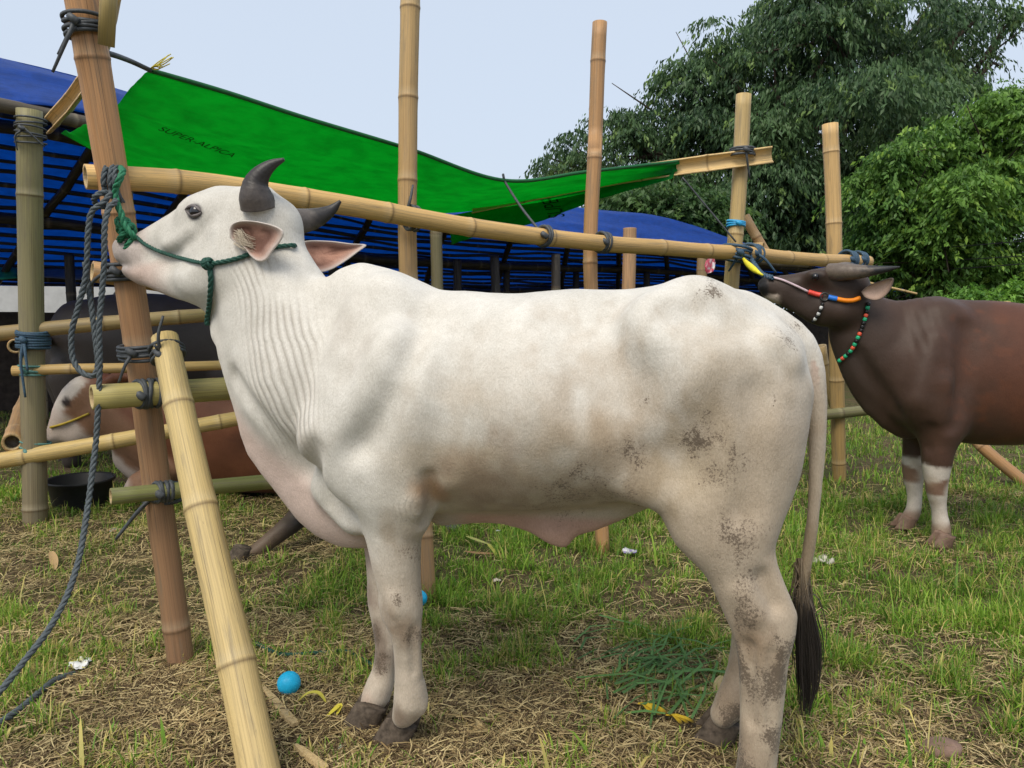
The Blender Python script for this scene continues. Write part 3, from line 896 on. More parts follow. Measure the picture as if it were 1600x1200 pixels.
def leaf_mat(name, rough=.55, trans=.35, spec=.3):
    m, nt, b = new_mat(name)
    c = attr(nt, 'Col')
    nt.links.new(c, b.inputs['Base Color'])
    b.inputs['Roughness'].default_value = rough; b.inputs['Specular IOR Level'].default_value = spec
    t = nt.nodes.new('ShaderNodeBsdfTranslucent'); nt.links.new(c, t.inputs[0])
    mx = nt.nodes.new('ShaderNodeMixShader'); mx.inputs[0].default_value = trans
    out = nt.nodes['Material Output']
    nt.links.new(b.outputs[0], mx.inputs[1]); nt.links.new(t.outputs[0], mx.inputs[2]); nt.links.new(mx.outputs[0], out.inputs[0])
    return m
M_GRASS = leaf_mat('grass_blades', .5, .3)
M_STRAW = leaf_mat('dry_straw', .7, .15, .2)
def blades(name, base, hgt, width, lean, az, col, mat, flat=None, tipcol=None):
    """bent three-step blades; base (n,3)"""
    n = len(base)
    d = np.stack([np.cos(az), np.sin(az), np.zeros(n)], 1); s = np.stack([-np.sin(az), np.cos(az), np.zeros(n)], 1)
    L = hgt[:, None]; up = np.array((0, 0, 1.0))
    V = np.empty((n, 7, 3))
    le = lean[:, None]
    for k, (q, w) in enumerate(((0, 1.0), (.38, .95), (.74, .62))):
        c = base + up * L * (q * np.cos(le * q)) + d * L * (q * np.sin(le * (.35 + .65 * q)))
        V[:, 2 * k] = c - s * (width * w / 2)[:, None]; V[:, 2 * k + 1] = c + s * (width * w / 2)[:, None]
    V[:, 6] = base + up * L * np.cos(le) * .98 + d * L * np.sin(le)
    V[:, :, 2] = np.maximum(V[:, :, 2], base[:, None, 2] - .004 + .004 * rng.random((n, 1)))
    i = np.arange(n)[:, None] * 7
    T = np.concatenate([i + np.array(t) for t in ((0, 1, 3), (0, 3, 2), (2, 3, 5), (2, 5, 4), (4, 5, 6))], 1).reshape(-1, 3)
    C = np.repeat(col[:, None], 7, 1)
    if tipcol is not None: C[:, 4:] = C[:, 4:] * .5 + tipcol[:, None] * .5
    return put(name, mesh_from(name, V.reshape(-1, 3), T, smooth=True, colors=C.reshape(-1, 3)), mat)
def stalks(name, P, L, w, az, pitch, bend, col, mat):
    """thin straight stalks lying about, slightly bent"""
    n = len(P)
    d = np.stack([np.cos(az) * np.cos(pitch), np.sin(az) * np.cos(pitch), np.sin(pitch)], 1); s = np.stack([-np.sin(az), np.cos(az), np.zeros(n)], 1)
    V = np.empty((n, 6, 3))
    for k, q in enumerate((-.5, 0.05, .5)):
        c = P + d * (L * q)[:, None] + s * (bend * L * (.25 - q * q))[:, None] + np.array((0, 0, 1.0)) * (L * .05 * (1 - 4 * q * q))[:, None]
        ww = (w * (1, 1, .5)[k] / 2)[:, None]
        V[:, 2 * k] = c - s * ww; V[:, 2 * k + 1] = c + s * ww + np.array((0, 0, 1.0)) * ww * .6
    i = np.arange(n)[:, None] * 6
    T = np.concatenate([i + np.array(t) for t in ((0, 1, 3, 2), (2, 3, 5, 4))], 1).reshape(-1, 4)
    return put(name, mesh_from(name, V.reshape(-1, 3), T, smooth=False, colors=np.repeat(col, 6, 0)), mat)
def scatter(n, dmin, dmax, margin=1.38):
    """places in the wedge of ground the camera looks over, evenly per square metre"""
    y = np.sqrt(rng.random(n) * (dmax ** 2 - dmin ** 2) + dmin ** 2)
    x = (rng.random(n) * 2 - 1) * y * .667 * margin
    return x, y
FEET = [tuple(gnd(*p)[:2]) for p in ((606, 1150), (562, 1126), (1108, 1150), (1465, 848), (1408, 820))]      # trodden bare by the hooves
def make_grass():
    xs, ys = [], []
    for n, a, b in ((165000, 1.1, 3.2), (140000, 3.2, 5.6), (75000, 5.6, 10)):
        x, y = scatter(n, a, b); xs.append(x); ys.append(y)
    x, y = np.concatenate(xs), np.concatenate(ys)
    dr = dryness(x, y)
    P = np.stack([x, y, 0 * x], 1)
    cl = fbm(P * 6.5, 3, 131)
    keep = rng.random(len(x)) < (1.08 - dr) * (.15 + 1.5 * sstep(.38, .62, cl))
    for fx, fy in FEET: keep &= np.hypot(x - fx, y - fy) > .085 + .03 * rng.random(len(x))
    x, y, dr, cl, P = x[keep], y[keep], dr[keep], cl[keep], P[keep]
    P[:, 2] = ground_z(P)
    n = len(x)
    h = (.024 + .066 * rng.random(n) ** 1.6) * (.6 + .9 * sstep(.4, .7, cl)) * (1.15 - .55 * dr)
    tall = rng.random(n) < .03
    h = np.where(tall, h * 2.2, h)
    w_broad = rng.random(n) < .05
    lean = np.clip(rng.normal(.75, .45, n), .05, 1.5)
    w = rng.uniform(.0022, .0052, n) * np.where(y > 5, 1.6, 1) * np.where(w_broad, 2.6, 1)
    t = rng.random((n, 1))
    col = np.array((.075, .200, .018)) * (1 - t) + np.array((.27, .42, .050)) * t
    yel = (rng.random(n) < .12 + .35 * dr)[:, None]
    col = np.where(yel, np.array((.52, .46, .15)) * (.6 + .6 * t), col)
    col *= (.75 + .5 * fbm(P * 2.0, 2, 137))[:, None]
    o = blades('grass', P, h, w, lean, rng.random(n) * 6.28, col, M_GRASS, tipcol=col * np.array((1.25, 1.1, 1.0)))
    tag(o, 'short patchy green grass covering the ground around the cattle', 'grass', kind='stuff')
    # straw: thin dry stalks lying every way
    xs, ys = [], []
    for m, a, b in ((125000, 1.1, 3.2), (78000, 3.2, 5.6), (18000, 5.6, 9)):
        x, y = scatter(m, a, b); xs.append(x); ys.append(y)
    x, y = np.concatenate(xs), np.concatenate(ys)
    dr = dryness(x, y)
    keep = rng.random(len(x)) < .16 + .95 * dr
    x, y, dr = x[keep], y[keep], dr[keep]
    n = len(x)
    P = np.stack([x, y, 0 * x], 1); P[:, 2] = ground_z(P) + rng.random(n) * .018
    t = rng.random((n, 1))
    col = np.array((.27, .185, .085)) * (1 - t) + np.array((.62, .50, .26)) * t
    col = np.where(rng.random((n, 1)) < .33, np.array((.10, .066, .036)), col) * (.7 + .6 * fbm(P * 3.0, 2, 139))[:, None]
    L = rng.uniform(.015, .10, n) * np.where(rng.random(n) < .06, 2.0, 1)
    P[:, 2] += .004 + .012 * rng.random(n)
    o = stalks('dry_straw', P, L, rng.uniform(.0014, .0042, n), rng.random(n) * 6.28, np.abs(rng.normal(0, .22, n)) * np.where(rng.random(n) < .5, 1, -.3), rng.normal(0, .35, n), col, M_STRAW)
    tag(o, 'dry straw and hay trampled over the ground', 'straw', kind='stuff')

# ------------------------------------------------------------------ bamboo
def bamboo_material():
    m, nt, b = new_mat('bamboo')
    bc = attr(nt, 'bc', 'Vector'); col = attr(nt, 'Col')
    st = tnoise(nt, mapped(nt, bc, (5, 5, .55)), 3.0, 6, .7, .3)
    fine = tnoise(nt, mapped(nt, bc, (22, 22, 1.2)), 3.0, 3, .6)
    spk = tnoise(nt, mapped(nt, bc, (2.2, 2.2, 5)), 6.0, 5, .75, 1.0)
    c = mix(nt, col, ramp_out(nt, st, [(.28, (.55, .50, .42)), (.5, (1, 1, 1)), (.75, (1.22, 1.2, 1.12))]), 1.0, 'MULTIPLY')
    c = mix(nt, c, ramp_out(nt, fine, [(.3, (.86, .85, .83)), (.7, (1.1, 1.1, 1.1))]), 1.0, 'MULTIPLY')
    c = mix(nt, c, (.045, .034, .024), ramp_out(nt, spk, [(.62, (0, 0, 0)), (.74, (.7, .7, .7))]))
    old = tnoise(nt, mapped(nt, bc, (1.0, 1.0, 1.6)), 2.2, 5, .65, .5)
    c = mix(nt, c, (.16, .135, .095), ramp_out(nt, old, [(.50, (0, 0, 0)), (.72, (.62, .62, .62))]))
    crk = tnoise(nt, mapped(nt, bc, (9, 9, .5)), 2.6, 3, .5, .2)
    c = mix(nt, c, (.05, .035, .022), ramp_out(nt, crk, [(.665, (0, 0, 0)), (.70, (.7, .7, .7))]))
    nt.links.new(c, b.inputs['Base Color'])
    b.inputs['Roughness'].default_value = .52; b.inputs['Specular IOR Level'].default_value = .4
    bump(nt, b, fine, .2, .002, bump(nt, b, st, .25, .006))
    return m
M_BAMBOO = bamboo_material()
YEL, TAN, BRN, GRN, OLD, DRK = (.56, .36, .135), (.48, .315, .145), (.315, .155, .066), (.245, .235, .085), (.17, .135, .072), (.045, .037, .030)
def bamboo(name, path, r0, r1, parent, tone=YEL, gap=.32, sides=16, seed=0, half=False, tone2=None, rough=1.0, wob=.003, open0=True, facing=None):
    """a culm along a path of places: swollen nodes with a dark ring, hollow sawn ends"""
    rr = np.random.default_rng(seed * 131 + 7)
    path = np.asarray(path, float)
    L = np.linalg.norm(np.diff(path, axis=0), axis=1).sum()
    C0 = spline(path, 60)
    s0 = np.r_[0, np.cumsum(np.linalg.norm(np.diff(C0, axis=0), axis=1))]; L = s0[-1]
    nodes = []
    t = rr.uniform(.3, .9) * gap
    while t < L - .02:
        nodes.append(t); t += gap * rr.uniform(.82, 1.18)
    ss = [0, L]
    for q in nodes: ss += [q + d for d in (-.05, -.016, -.008, -.002, .004, .010, .020, .06)]
    ss += list(np.arange(.08, L, .12))
    ss = np.unique(np.round(np.clip(ss, 0, L), 4))
    C = np.stack([np.interp(ss, s0, C0[:, k]) for k in range(3)], 1)
    R = r0 + (r1 - r0) * ss / L
    dark = np.zeros(len(ss)); pale = np.zeros(len(ss))
    off = np.zeros((len(ss), 3))
    for k, q in enumerate(nodes):
        d = ss - q
        R = R * (1 + .055 * np.exp(-(d / .010) ** 2) + .025 * np.exp(-(d / .045) ** 2) - .045 * np.exp(-((d - .006) / .003) ** 2))
        dark = np.maximum(dark, np.exp(-((d - .003) / .006) ** 2)); pale = np.maximum(pale, np.exp(-((d + .02) / .012) ** 2))
        kink = rr.normal(size=3) * wob
        off += np.exp(-(d / (gap * .6)) ** 2)[:, None] * kink
    C = C + off
    T, A, B = frames(C)
    if half:
        a0 = facing if facing is not None else 0.0
        th = np.concatenate([np.linspace(-1.5, 1.5, 10) + a0, np.linspace(1.5, -1.5, 10) + a0]); rf = np.r_[np.ones(10), np.full(10, .80)]
    else:
        th = np.linspace(0, 2 * np.pi, sides, endpoint=False); rf = np.ones(sides)
    S = len(th)
    lob = 1 + .018 * np.cos(2 * th + rr.uniform(0, 6)) + .012 * np.cos(3 * th + rr.uniform(0, 6))
    V = (C[:, None] + (R[:, None] * (rf * lob)[None])[:, :, None] * (np.cos(th)[None, :, None] * A[:, None] + np.sin(th)[None, :, None] * B[:, None])).reshape(-1, 3)
    n = len(C)
    F = [(i * S + j, i * S + (j + 1) % S, (i + 1) * S + (j + 1) % S, (i + 1) * S + j) for i in range(n - 1) for j in range(S)]
    base = np.array(tone) * rr.uniform(.92, 1.08)
    t2 = np.array(tone2 if tone2 is not None else tone)
    fr = (ss / L)[:, None]
    seg = np.searchsorted(np.array(nodes + [1e9]), ss)
    var = np.array([1 + .09 * math.sin(12.9 * (q + 1 + seed)) for q in range(len(nodes) + 2)])[seg][:, None]
    col = (base * (1 - fr) + t2 * fr) * var
    col = col * (1 - dark[:, None]) + (col * .35 + np.array((.07, .04, .02))) * dark[:, None]
    col = col * (1 - .25 * pale[:, None]) + np.array((.55, .47, .32)) * (.25 * pale[:, None])
    Cv = np.repeat(col, S, 0)
    bcv = np.stack([np.tile(np.cos(th), n) + seed * 3.1, np.tile(np.sin(th), n), np.repeat(ss, S) + seed * 7.7], 1)
    Vs, Cs, Bs = [V], [Cv], [bcv]
    k = len(V)
    if half:
        F.append(tuple(range(S))[::-1]); F.append(tuple((n - 1) * S + j for j in range(S)))
    else:
        for e, ring0 in ((0, 0), (n - 1, (n - 1) * S)):                       # thick wall and a dark hollow at each sawn end
            inn = C[e] + (V[ring0:ring0 + S] - C[e]) * .72; dp = inn + T[e] * (.045 if e == 0 else -.045)
            Vs += [inn, dp]; Cs += [np.tile((.50, .37, .19), (S, 1)), np.tile((.06, .045, .03), (S, 1))]; Bs += [bcv[:S], bcv[:S]]
            for j in range(S):
                j2 = (j + 1) % S
                q = [(ring0 + j, k + j, k + j2, ring0 + j2), (k + j, k + S + j, k + S + j2, k + j2)]
                F += q if e == 0 else [x[::-1] for x in q]
            F.append(tuple(k + S + j for j in range(S)) if e else tuple(k + S + j for j in range(S))[::-1])
            k += 2 * S
        # a branch scar at some nodes
    return put(name, mesh_from(name, np.vstack(Vs), F, colors=np.vstack(Cs), attrs={'bc': np.vstack(Bs)}), M_BAMBOO, parent)
M_STRIP = flat_mat('rubber_strip', (.060, .066, .072), .55, .4, .35, 50)
M_BLUEROPE = flat_mat('blue_rope', (.045, .085, .13), .65, .3, .4, 120)
M_TEAL = flat_mat('teal_twine', (.10, .22, .20), .6, .3, .3, 80)
def coil(c, axis, r, turns=3, w=.010, span=.03, tails=1, seed=0, ell=1.0, tail_dir=(0, 0, -1), tail_len=.09, side=None):
    """strip wound round poles at c, with loose ends -> V, F"""
    rr = np.random.default_rng(seed + 99)
    axis = np.asarray(axis, float); axis = axis / np.linalg.norm(axis)
    a = np.cross(axis, (0, 1, 0)) if side is None else np.asarray(side, float)
    a = a - axis * (a @ axis); a /= np.linalg.norm(a); b = np.cross(axis, a)
    parts = []
    for k in range(turns):
        th = np.linspace(0, 2 * np.pi, 25)
        tilt = rr.normal() * .25; h0 = (k / max(turns - 1, 1) - .5) * span
        rad = r * (1.02 + .05 * rr.random())
        C = np.asarray(c) + (np.cos(th) * rad * ell)[:, None] * a + (np.sin(th) * rad)[:, None] * b + (h0 + tilt * .03 * np.sin(th + k))[:, None] * axis
        v, f, _a, _b = tube_data(C, w * .5, 6, cap=False); parts.append((v, f))
    for k in range(tails):
        p0 = np.asarray(c) - np.array((0, 1, 0)) * r * 1.05 + axis * rr.normal() * .01
        d = np.asarray(tail_dir, float) + rr.normal(size=3) * .35
        v, f, _a, _b = tube_data(spline([p0, p0 + d * tail_len * .4 + np.array((0, -.015, 0)), p0 + d * tail_len + np.array((rr.normal() * .02, 0, -.02))], 10), np.linspace(w * .55, w * .35, 10), 6); parts.append((v, f))
    kx, _f, _a, _b = tube_data(spline([np.asarray(c) - np.array((.012, r * 1.1, -.008)), np.asarray(c) - np.array((0, r * 1.25, 0)), np.asarray(c) - np.array((-.012, r * 1.1, .01))], 6), w * .9, 8)
    parts.append((kx, _f))
    return merge(parts)
def lashing(parent, c, axis, r, mat=None, **kw):
    V, F = coil(c, axis, r, **kw)
    return put('lashing', mesh_from('lashing', V, F), mat or M_STRIP, parent)
def rope_mesh(path, r, n=None, pitch=None, strands=3):
    """laid rope: three strands twisted round each other"""
    P = np.asarray(path, float); L = np.linalg.norm(np.diff(P, axis=0), axis=1).sum()
    n = n or int(np.clip(L / (r * 1.1), 12, 700)); C = spline(P, n)
    T, A, B = frames(C)
    s = np.r_[0, np.cumsum(np.linalg.norm(np.diff(C, axis=0), axis=1))]
    pitch = pitch or r * 7
    parts = []
    for k in range(strands):
        ph = 2 * np.pi * (s / pitch + k / strands)
        Q = C + (np.cos(ph)[:, None] * A + np.sin(ph)[:, None] * B) * r * .52
        v, f, _a, _b = tube_data(Q, r * .56, 6, cap=True); parts.append((v, f))
    return merge(parts)
def rope(name, path, r, mat, parent=None):
    V, F = rope_mesh(path, r)
    return put(name, mesh_from(name, V, F), mat, parent)
def Dl(px): return 3.945 / (1 - .000616 * (px - 800))

def front_fence():
    root = empty('bamboo_fence', gnd(284, 1032) * np.array((1, 1, 0)))
    tag(root, 'front bamboo fence with one long top rail and a leaning brown end post', 'fence')
    inv = np.array(root.location)
    def P(pts): return [np.asarray(p) - inv for p in pts]
    def bam(name, pts, *a, **k): return bamboo(name, P(pts), *a, parent=root, **k)
    b1 = gnd(284, 1036); b1[2] = -.05
    bam('post', [at(117, -60, 2.62), at(160, 180, 2.68), at(213, 520, 2.77), b1], .053, .046, tone=(.50, .265, .115), tone2=(.24, .14, .08), gap=.46, seed=1)
    b2 = gnd(668, 930); b2[2] = -.05
    bam('post', [at(642, -60, 3.72), at(638, 200, 3.70), at(637, 430, 3.68), at(652, 680, 3.63), b2], .046, .043, tone=(.47, .315, .135), tone2=(.36, .21, .10), gap=.42, seed=2)
    b3 = gnd(943, 862); b3[2] = -.05
    bam('post', [at(938, 36, 4.38), at(930, 240, 4.36), at(923, 435, 4.33), b3], .041, .039, tone=(.40, .225, .10), gap=.50, seed=3)
    p4 = at(1141, 480, 5.08); b4 = p4 * np.array((1, 1, 0)) - np.array((0, 0, .05))
    bam('post', [at(1162, 148, 5.12), at(1153, 320, 5.10), p4, b4], .049, .050, tone=(.47, .34, .15), tone2=(.42, .30, .12), gap=.46, seed=4)
    b5 = gnd(1312, 748); b5[2] = -.05
    bam('post', [at(1297, 193, 5.85), at(1301, 300, 5.85), at(1304, 440, 5.85), b5], .058, .052, tone=(.55, .36, .155), tone2=(.40, .27, .11), gap=.62, seed=5)
    rail = [(134, 277), (250, 285), (380, 297), (520, 318), (640, 340), (740, 357), (850, 369), (940, 379), (1030, 388), (1140, 396), (1240, 402), (1356, 409)]
    bam('rail', [at(x, y, Dl(x) - .10) for x, y in rail], .044, .046, tone=(.62, .40, .150), tone2=(.60, .38, .15), gap=.44, seed=6, wob=.006)
    # lower rungs run on behind the cow
    def rung(a, c, r, tone, seed, gap=.5, f=2.4, **k):
        A, C = at(*a), at(*c); d = C - A
        bam('rail', [A, C, A + d * f], r, r, tone=tone, seed=seed, gap=gap, **k)
    rung((143, 621, 2.553), (362, 607, 2.844), .042, (.40, .34, .125), 7, gap=.75, f=2.2)
    rung((173, 776, 2.582), (440, 751, 2.937), .029, (.185, .195, .060), 8, gap=.72, f=1.9)
    rung((144, 424, 2.77), (330, 452, 3.02), .037, (.44, .25, .10), 9, gap=.35, f=1.5)
    br = at(258, 528, 2.66) + (at(404, 1200, 1.99) - at(258, 528, 2.66)) * 1.07
    bam('brace', [at(258, 528, 2.66), at(258, 528, 2.66) * .5 + br * .5, br], .044, .055, tone=(.60, .46, .20), tone2=(.62, .46, .21), gap=.44, seed=10, wob=.0025)
    bam('rail', [at(1020, 659, 5.75), at(1258, 651, 5.80), at(1420, 634, 6.1)], .043, .040, tone=(.20, .19, .085), gap=.55, seed=11)
    bam('brace', [at(1284, 540, 6.1), at(1292, 590, 6.15), at(1303, 634, 6.2)], .040, .036, tone=(.52, .37, .17), gap=.4, seed=12)
    bam('brace', [at(1440, 600, 6.4), at(1535, 697, 6.0), at(1605, 758, 5.8), at(1640, 790, 5.6)], .045, .045, tone=(.40, .22, .095), gap=.42, seed=13)
    bam('brace', [at(1164, 338, 5.35), at(1180, 366, 5.32), at(1205, 408, 5.3)], .033, .032, tone=(.45, .28, .13), gap=.3, seed=14)
    bam('brace', [at(1110, 392, 5.45), at(1193, 385, 5.25)], .032, .032, tone=(.55, .36, .15), gap=.3, seed=15)
    bam('stick', [at(1325, 434, 5.9), at(1432, 459, 5.95)], .010, .008, tone=(.55, .38, .17), gap=.3, sides=8, seed=19)
    # split culm lashed across the post and running under the green sheet
    bam('split_culm', [at(735, 322, 5.3), at(900, 288, 5.15), at(1040, 264, 5.05), at(1208, 241, 4.98)], .050, .052, tone=(.62, .44, .20), gap=.42, seed=16, half=True, facing=math.pi * 1.52)
    bam('split_culm', [at(70, 196, 4.55), at(125, 130, 3.7), at(156, 60, 3.1), at(172, -20, 2.8)], .050, .040, tone=(.58, .40, .185), gap=.4, seed=17, half=True, facing=math.pi * 1.52)
    bam('stub', [at(171, -30, 2.56), at(166, 72, 2.60)], .026, .025, tone=(.36, .27, .10), gap=.3, seed=18)
    # lashings
    def L(px, py, D, axis, r, **k): lashing(root, at(px, py, D) - inv, axis, r, **k)
    ax1 = at(213, 520, 2.77) - at(160, 180, 2.68)
    railx = at(640, 340, Dl(640)) - at(520, 318, Dl(520))
    L(134, 42, 2.64, ax1, .062, turns=5, w=.014, span=.05, tails=2, tail_len=.17, seed=1)
    L(640, 338, 3.62, (0, 0, 1), .075, turns=3, w=.014, span=.03, tails=1, tail_dir=(0, 0, 1), tail_len=.11, seed=2)
    L(645, 341, 3.56, railx, .052, turns=3, w=.014, span=.03, tails=0, seed=3)
    L(850, 369, Dl(850) - .10, railx, .049, turns=2, w=.016, span=.018, tails=0, seed=4)
    L(943, 379, Dl(943) - .10, railx, .050, turns=4, w=.016, span=.05, tails=0, seed=5)
    L(1160, 238, 5.05, (0, 0, 1), .072, turns=4, w=.016, span=.04, tails=1, seed=6)
    L(1150, 350, 5.10, (0, 0, 1), .054, turns=3, w=.016, span=.03, tails=0, seed=7, mat=flat_mat('blue_tape', (.03, .33, .62), .4))
    for px, r_, sd in ((1150, .085, 8), (1175, .055, 9), (1325, .060, 10), (1342, .055, 11)):
        L(px, 396 if px < 1200 else 406, Dl(px) - .09, (0.2, 0, 1) if px == 1150 else railx, r_, turns=4, w=.019, span=.07, tails=1, tail_len=.16, seed=sd, mat=M_BLUEROPE)
    L(225, 548, 2.72, ax1, .078, turns=5, w=.013, span=.04, tails=1, seed=12)
    L(262, 552, 2.65, at(296, 700, 2.52) - at(258, 528, 2.66), .052, turns=3, w=.013, span=.03, tails=2, tail_dir=(0.1, 0, .8), tail_len=.09, seed=13)
    L(231, 615, 2.67, at(362, 607, 2.844) - at(143, 621, 2.553), .045, turns=5, w=.016, span=.06, tails=0, seed=14)
    L(254, 770, 2.80, ax1, .066, turns=3, w=.016, span=.04, tails=1, tail_dir=(-.8, -.2, -.6), tail_len=.15, seed=15)
    L(256, 768, 2.692, at(440, 751, 2.937) - at(173, 776, 2.582), .032, turns=4, w=.016, span=.045, tails=0, seed=16)
    L(196, 425, 2.745, ax1, .058, turns=4, w=.014, span=.05, tails=1, tail_dir=(-1, 0, -.2), tail_len=.2, seed=17)
    return root
def back_pen():
    root = empty('cattle_pen', gnd(55, 815) * np.array((1, 1, 0)))
    tag(root, 'rear bamboo pen at left with a thick green grey post and thin rails', 'pen')
    inv = np.array(root.location)
    def bam(name, pts, *a, **k): return bamboo(name, [np.asarray(p) - inv for p in pts], *a, parent=root, **k)
    b = gnd(55, 818); b[2] = -.05
    bam('post', [at(46, 172, 4.75), at(49, 450, 4.78), b], .070, .068, tone=(.215, .195, .092), tone2=(.175, .14, .085), gap=.85, seed=21)
    bam('rail', [at(-60, 527, 4.70), at(150, 507, 4.85), at(330, 492, 5.1), at(430, 484, 5.4)], .046, .044, tone=(.30, .215, .095), gap=.5, seed=22)
    bam('rail', [at(20, 580, 4.70), at(180, 576, 4.85), at(420, 568, 5.3)], .032, .032, tone=(.44, .29, .11), gap=.45, seed=23)
    bam('rail', [at(-60, 730, 4.62), at(150, 694, 4.75), at(380, 651, 5.1), at(480, 634, 5.3)], .050, .048, tone=(.52, .37, .14), gap=.6, seed=24)
    bam('rail', [at(25, 541, 4.72), at(80, 528, 7.0)], .046, .046, tone=(.40, .24, .10), gap=.6, seed=25)
    bam('rail', [at(18, 692, 4.66), at(48, 612, 6.2)], .058, .056, tone=(.36, .22, .10), gap=.6, seed=26)
    def L(px, py, D, r, mat, **k): lashing(root, at(px, py, D) - inv, (0.05, 0, 1), r, mat=mat, **k)
    L(52, 530, 4.76, .085, M_BLUEROPE, turns=7, w=.020, span=.10, tails=3, tail_len=.25, seed=31)
    L(52, 578, 4.76, .076, M_TEAL, turns=4, w=.014, span=.05, tails=0, seed=32)
    L(56, 702, 4.74, .080, M_TEAL, turns=5, w=.014, span=.09, tails=2, seed=33)
    L(48, 205, 4.74, .078, M_STRIP, turns=6, w=.012, span=.14, tails=2, seed=34)
    return root

# ------------------------------------------------------------------ sheets
def sheet_mat(name, col, trans=.45, rough=.45, tcol=None, spec=.35, dirt=.25):
    m, nt, b = new_mat(name)
    oc = texco(nt)
    uv = attr(nt, 'uvw', 'Vector')
    n1 = tnoise(nt, mapped(nt, uv, (3, 14, 1)), 2.0, 5, .6, .4)
    n2 = tnoise(nt, uv, 9.0, 6, .65, .3)
    c = mix(nt, col, ramp_out(nt, n1, [(.3, (1 - dirt,) * 3), (.7, (1 + dirt * .6,) * 3)]), 1.0, 'MULTIPLY')
    c = mix(nt, c, ramp_out(nt, n2, [(.25, (.8, .8, .8)), (.6, (1.05, 1.05, 1.05))]), 1.0, 'MULTIPLY')
    nt.links.new(c, b.inputs['Base Color'])
    b.inputs['Roughness'].default_value = rough; b.inputs['Specular IOR Level'].default_value = spec
    nb = bump(nt, b, n1, .3, .02)
    t = nt.nodes.new('ShaderNodeBsdfTranslucent'); nt.links.new(c if tcol is None else mix(nt, tcol, ramp_out(nt, n2, [(.25, (.8, .8, .8)), (.6, (1.05, 1.05, 1.05))]), 1.0, 'MULTIPLY'), t.inputs[0]); nt.links.new(nb, t.inputs['Normal'])
    mx = nt.nodes.new('ShaderNodeMixShader'); mx.inputs[0].default_value = trans
    out = nt.nodes['Material Output']
    nt.links.new(b.outputs[0], mx.inputs[1]); nt.links.new(t.outputs[0], mx.inputs[2]); nt.links.new(mx.outputs[0], out.inputs[0])
    return m
def sheet(name, edgeA, edgeB, nu=60, nv=24, sag=.0, wrinkle=.02, wscale=(2, 6), mat=None, parent=None, seed=0, thick=.003, inv=None):
    """a cloth between two edge lines; fullness falls between them"""
    A, B = spline(edgeA, nu), spline(edgeB, nu)
    v = np.linspace(0, 1, nv)
    P = A[:, None] * (1 - v)[None, :, None] + B[:, None] * v[None, :, None]
    u = np.linspace(0, 1, nu)
    U, Vv = np.meshgrid(u, v, indexing='ij')
    L = np.linalg.norm(np.diff(A, axis=0), axis=1).sum(); W = np.linalg.norm(A[nu // 2] - B[nu // 2])
    Q = np.stack([U.ravel() * L, Vv.ravel() * W, np.full(U.size, seed * 3.7)], 1)
    du = np.gradient(P, axis=0); dv = np.gradient(P, axis=1)
    nrm = np.cross(du, dv); nrm /= np.maximum(np.linalg.norm(nrm, axis=2, keepdims=True), 1e-9)
    w = (fbm(Q * np.array((*wscale, 1)), 4, 7 + seed) - .5) * 2 * wrinkle
    P = P.reshape(-1, 3) + nrm.reshape(-1, 3) * w[:, None]
    P[:, 2] -= sag * (4 * Vv * (1 - Vv)).ravel()
    if inv is not None: P = P - inv
    a = (np.arange(nu - 1)[:, None] * nv + np.arange(nv - 1)[None]).ravel()
    F = np.stack([a, a + nv, a + nv + 1, a + 1], 1)
    o = put(name, mesh_from(name, P, F, attrs={'uvw': Q}), mat, parent)
    s = o.modifiers.new('thickness', 'SOLIDIFY'); s.thickness = thick; s.offset = 0
    return o
def text_part(s, pts, size, mat, parent, inv, cloth):
    """flat print: written from pts[0] towards pts[1], letters rising towards pts[2]"""
    cu = bpy.data.curves.new('lettering', 'FONT'); cu.body = s; cu.size = 1.0; cu.extrude = .002
    tmp = bpy.data.objects.new('lettering', cu); COL.objects.link(tmp)
    dg = bpy.context.evaluated_depsgraph_get(); dg.update()
    me = bpy.data.meshes.new_from_object(tmp.evaluated_get(dg))
    bpy.data.objects.remove(tmp, do_unlink=True)
    V = np.empty(len(me.vertices) * 3); me.vertices.foreach_get('co', V); V = V.reshape(-1, 3)
    V[:, 0] -= V[:, 0].min(); w = V[:, 0].max()
    p0, p1, p2 = (np.asarray(p, float) for p in pts)
    ex = (p1 - p0) / w; ey = (p2 - p0) / .7
    n = np.cross(p1 - p0, p2 - p0); n /= np.linalg.norm(n)
    if n[1] > 0: n = -n
    Q = p0 + V[:, :1] * ex + V[:, 1:2] * ey
    cm = cloth.data
    tree_ = BVHTree.FromPolygons([v.co for v in cm.vertices], [tuple(p.vertices) for p in cm.polygons])
    eye = Vector((-inv[0], -inv[1], CAM_H - inv[2]))
    for i in range(len(Q)):                                            # lay each point of the print on the cloth
        dv = (Vector(Q[i] - inv) - eye).normalized()
        h_ = tree_.ray_cast(eye, dv)
        q_ = (h_[0] if h_[0] is not None else Vector(Q[i] - inv)) - dv * (.006 + abs(V[i, 2]))
        Q[i] = q_[:]
    me.vertices.foreach_set('co', Q.ravel().astype(np.float32)); me.update()
    me.materials.clear()
    return put('lettering', me, mat, parent)
M_GREEN = sheet_mat('green_sheet', (.014, .36, .075), .75, .5, tcol=(.013, .52, .105))
M_BLUE = sheet_mat('blue_sheet', (.014, .095, .48), .55, .36, tcol=(.040, .25, .62))
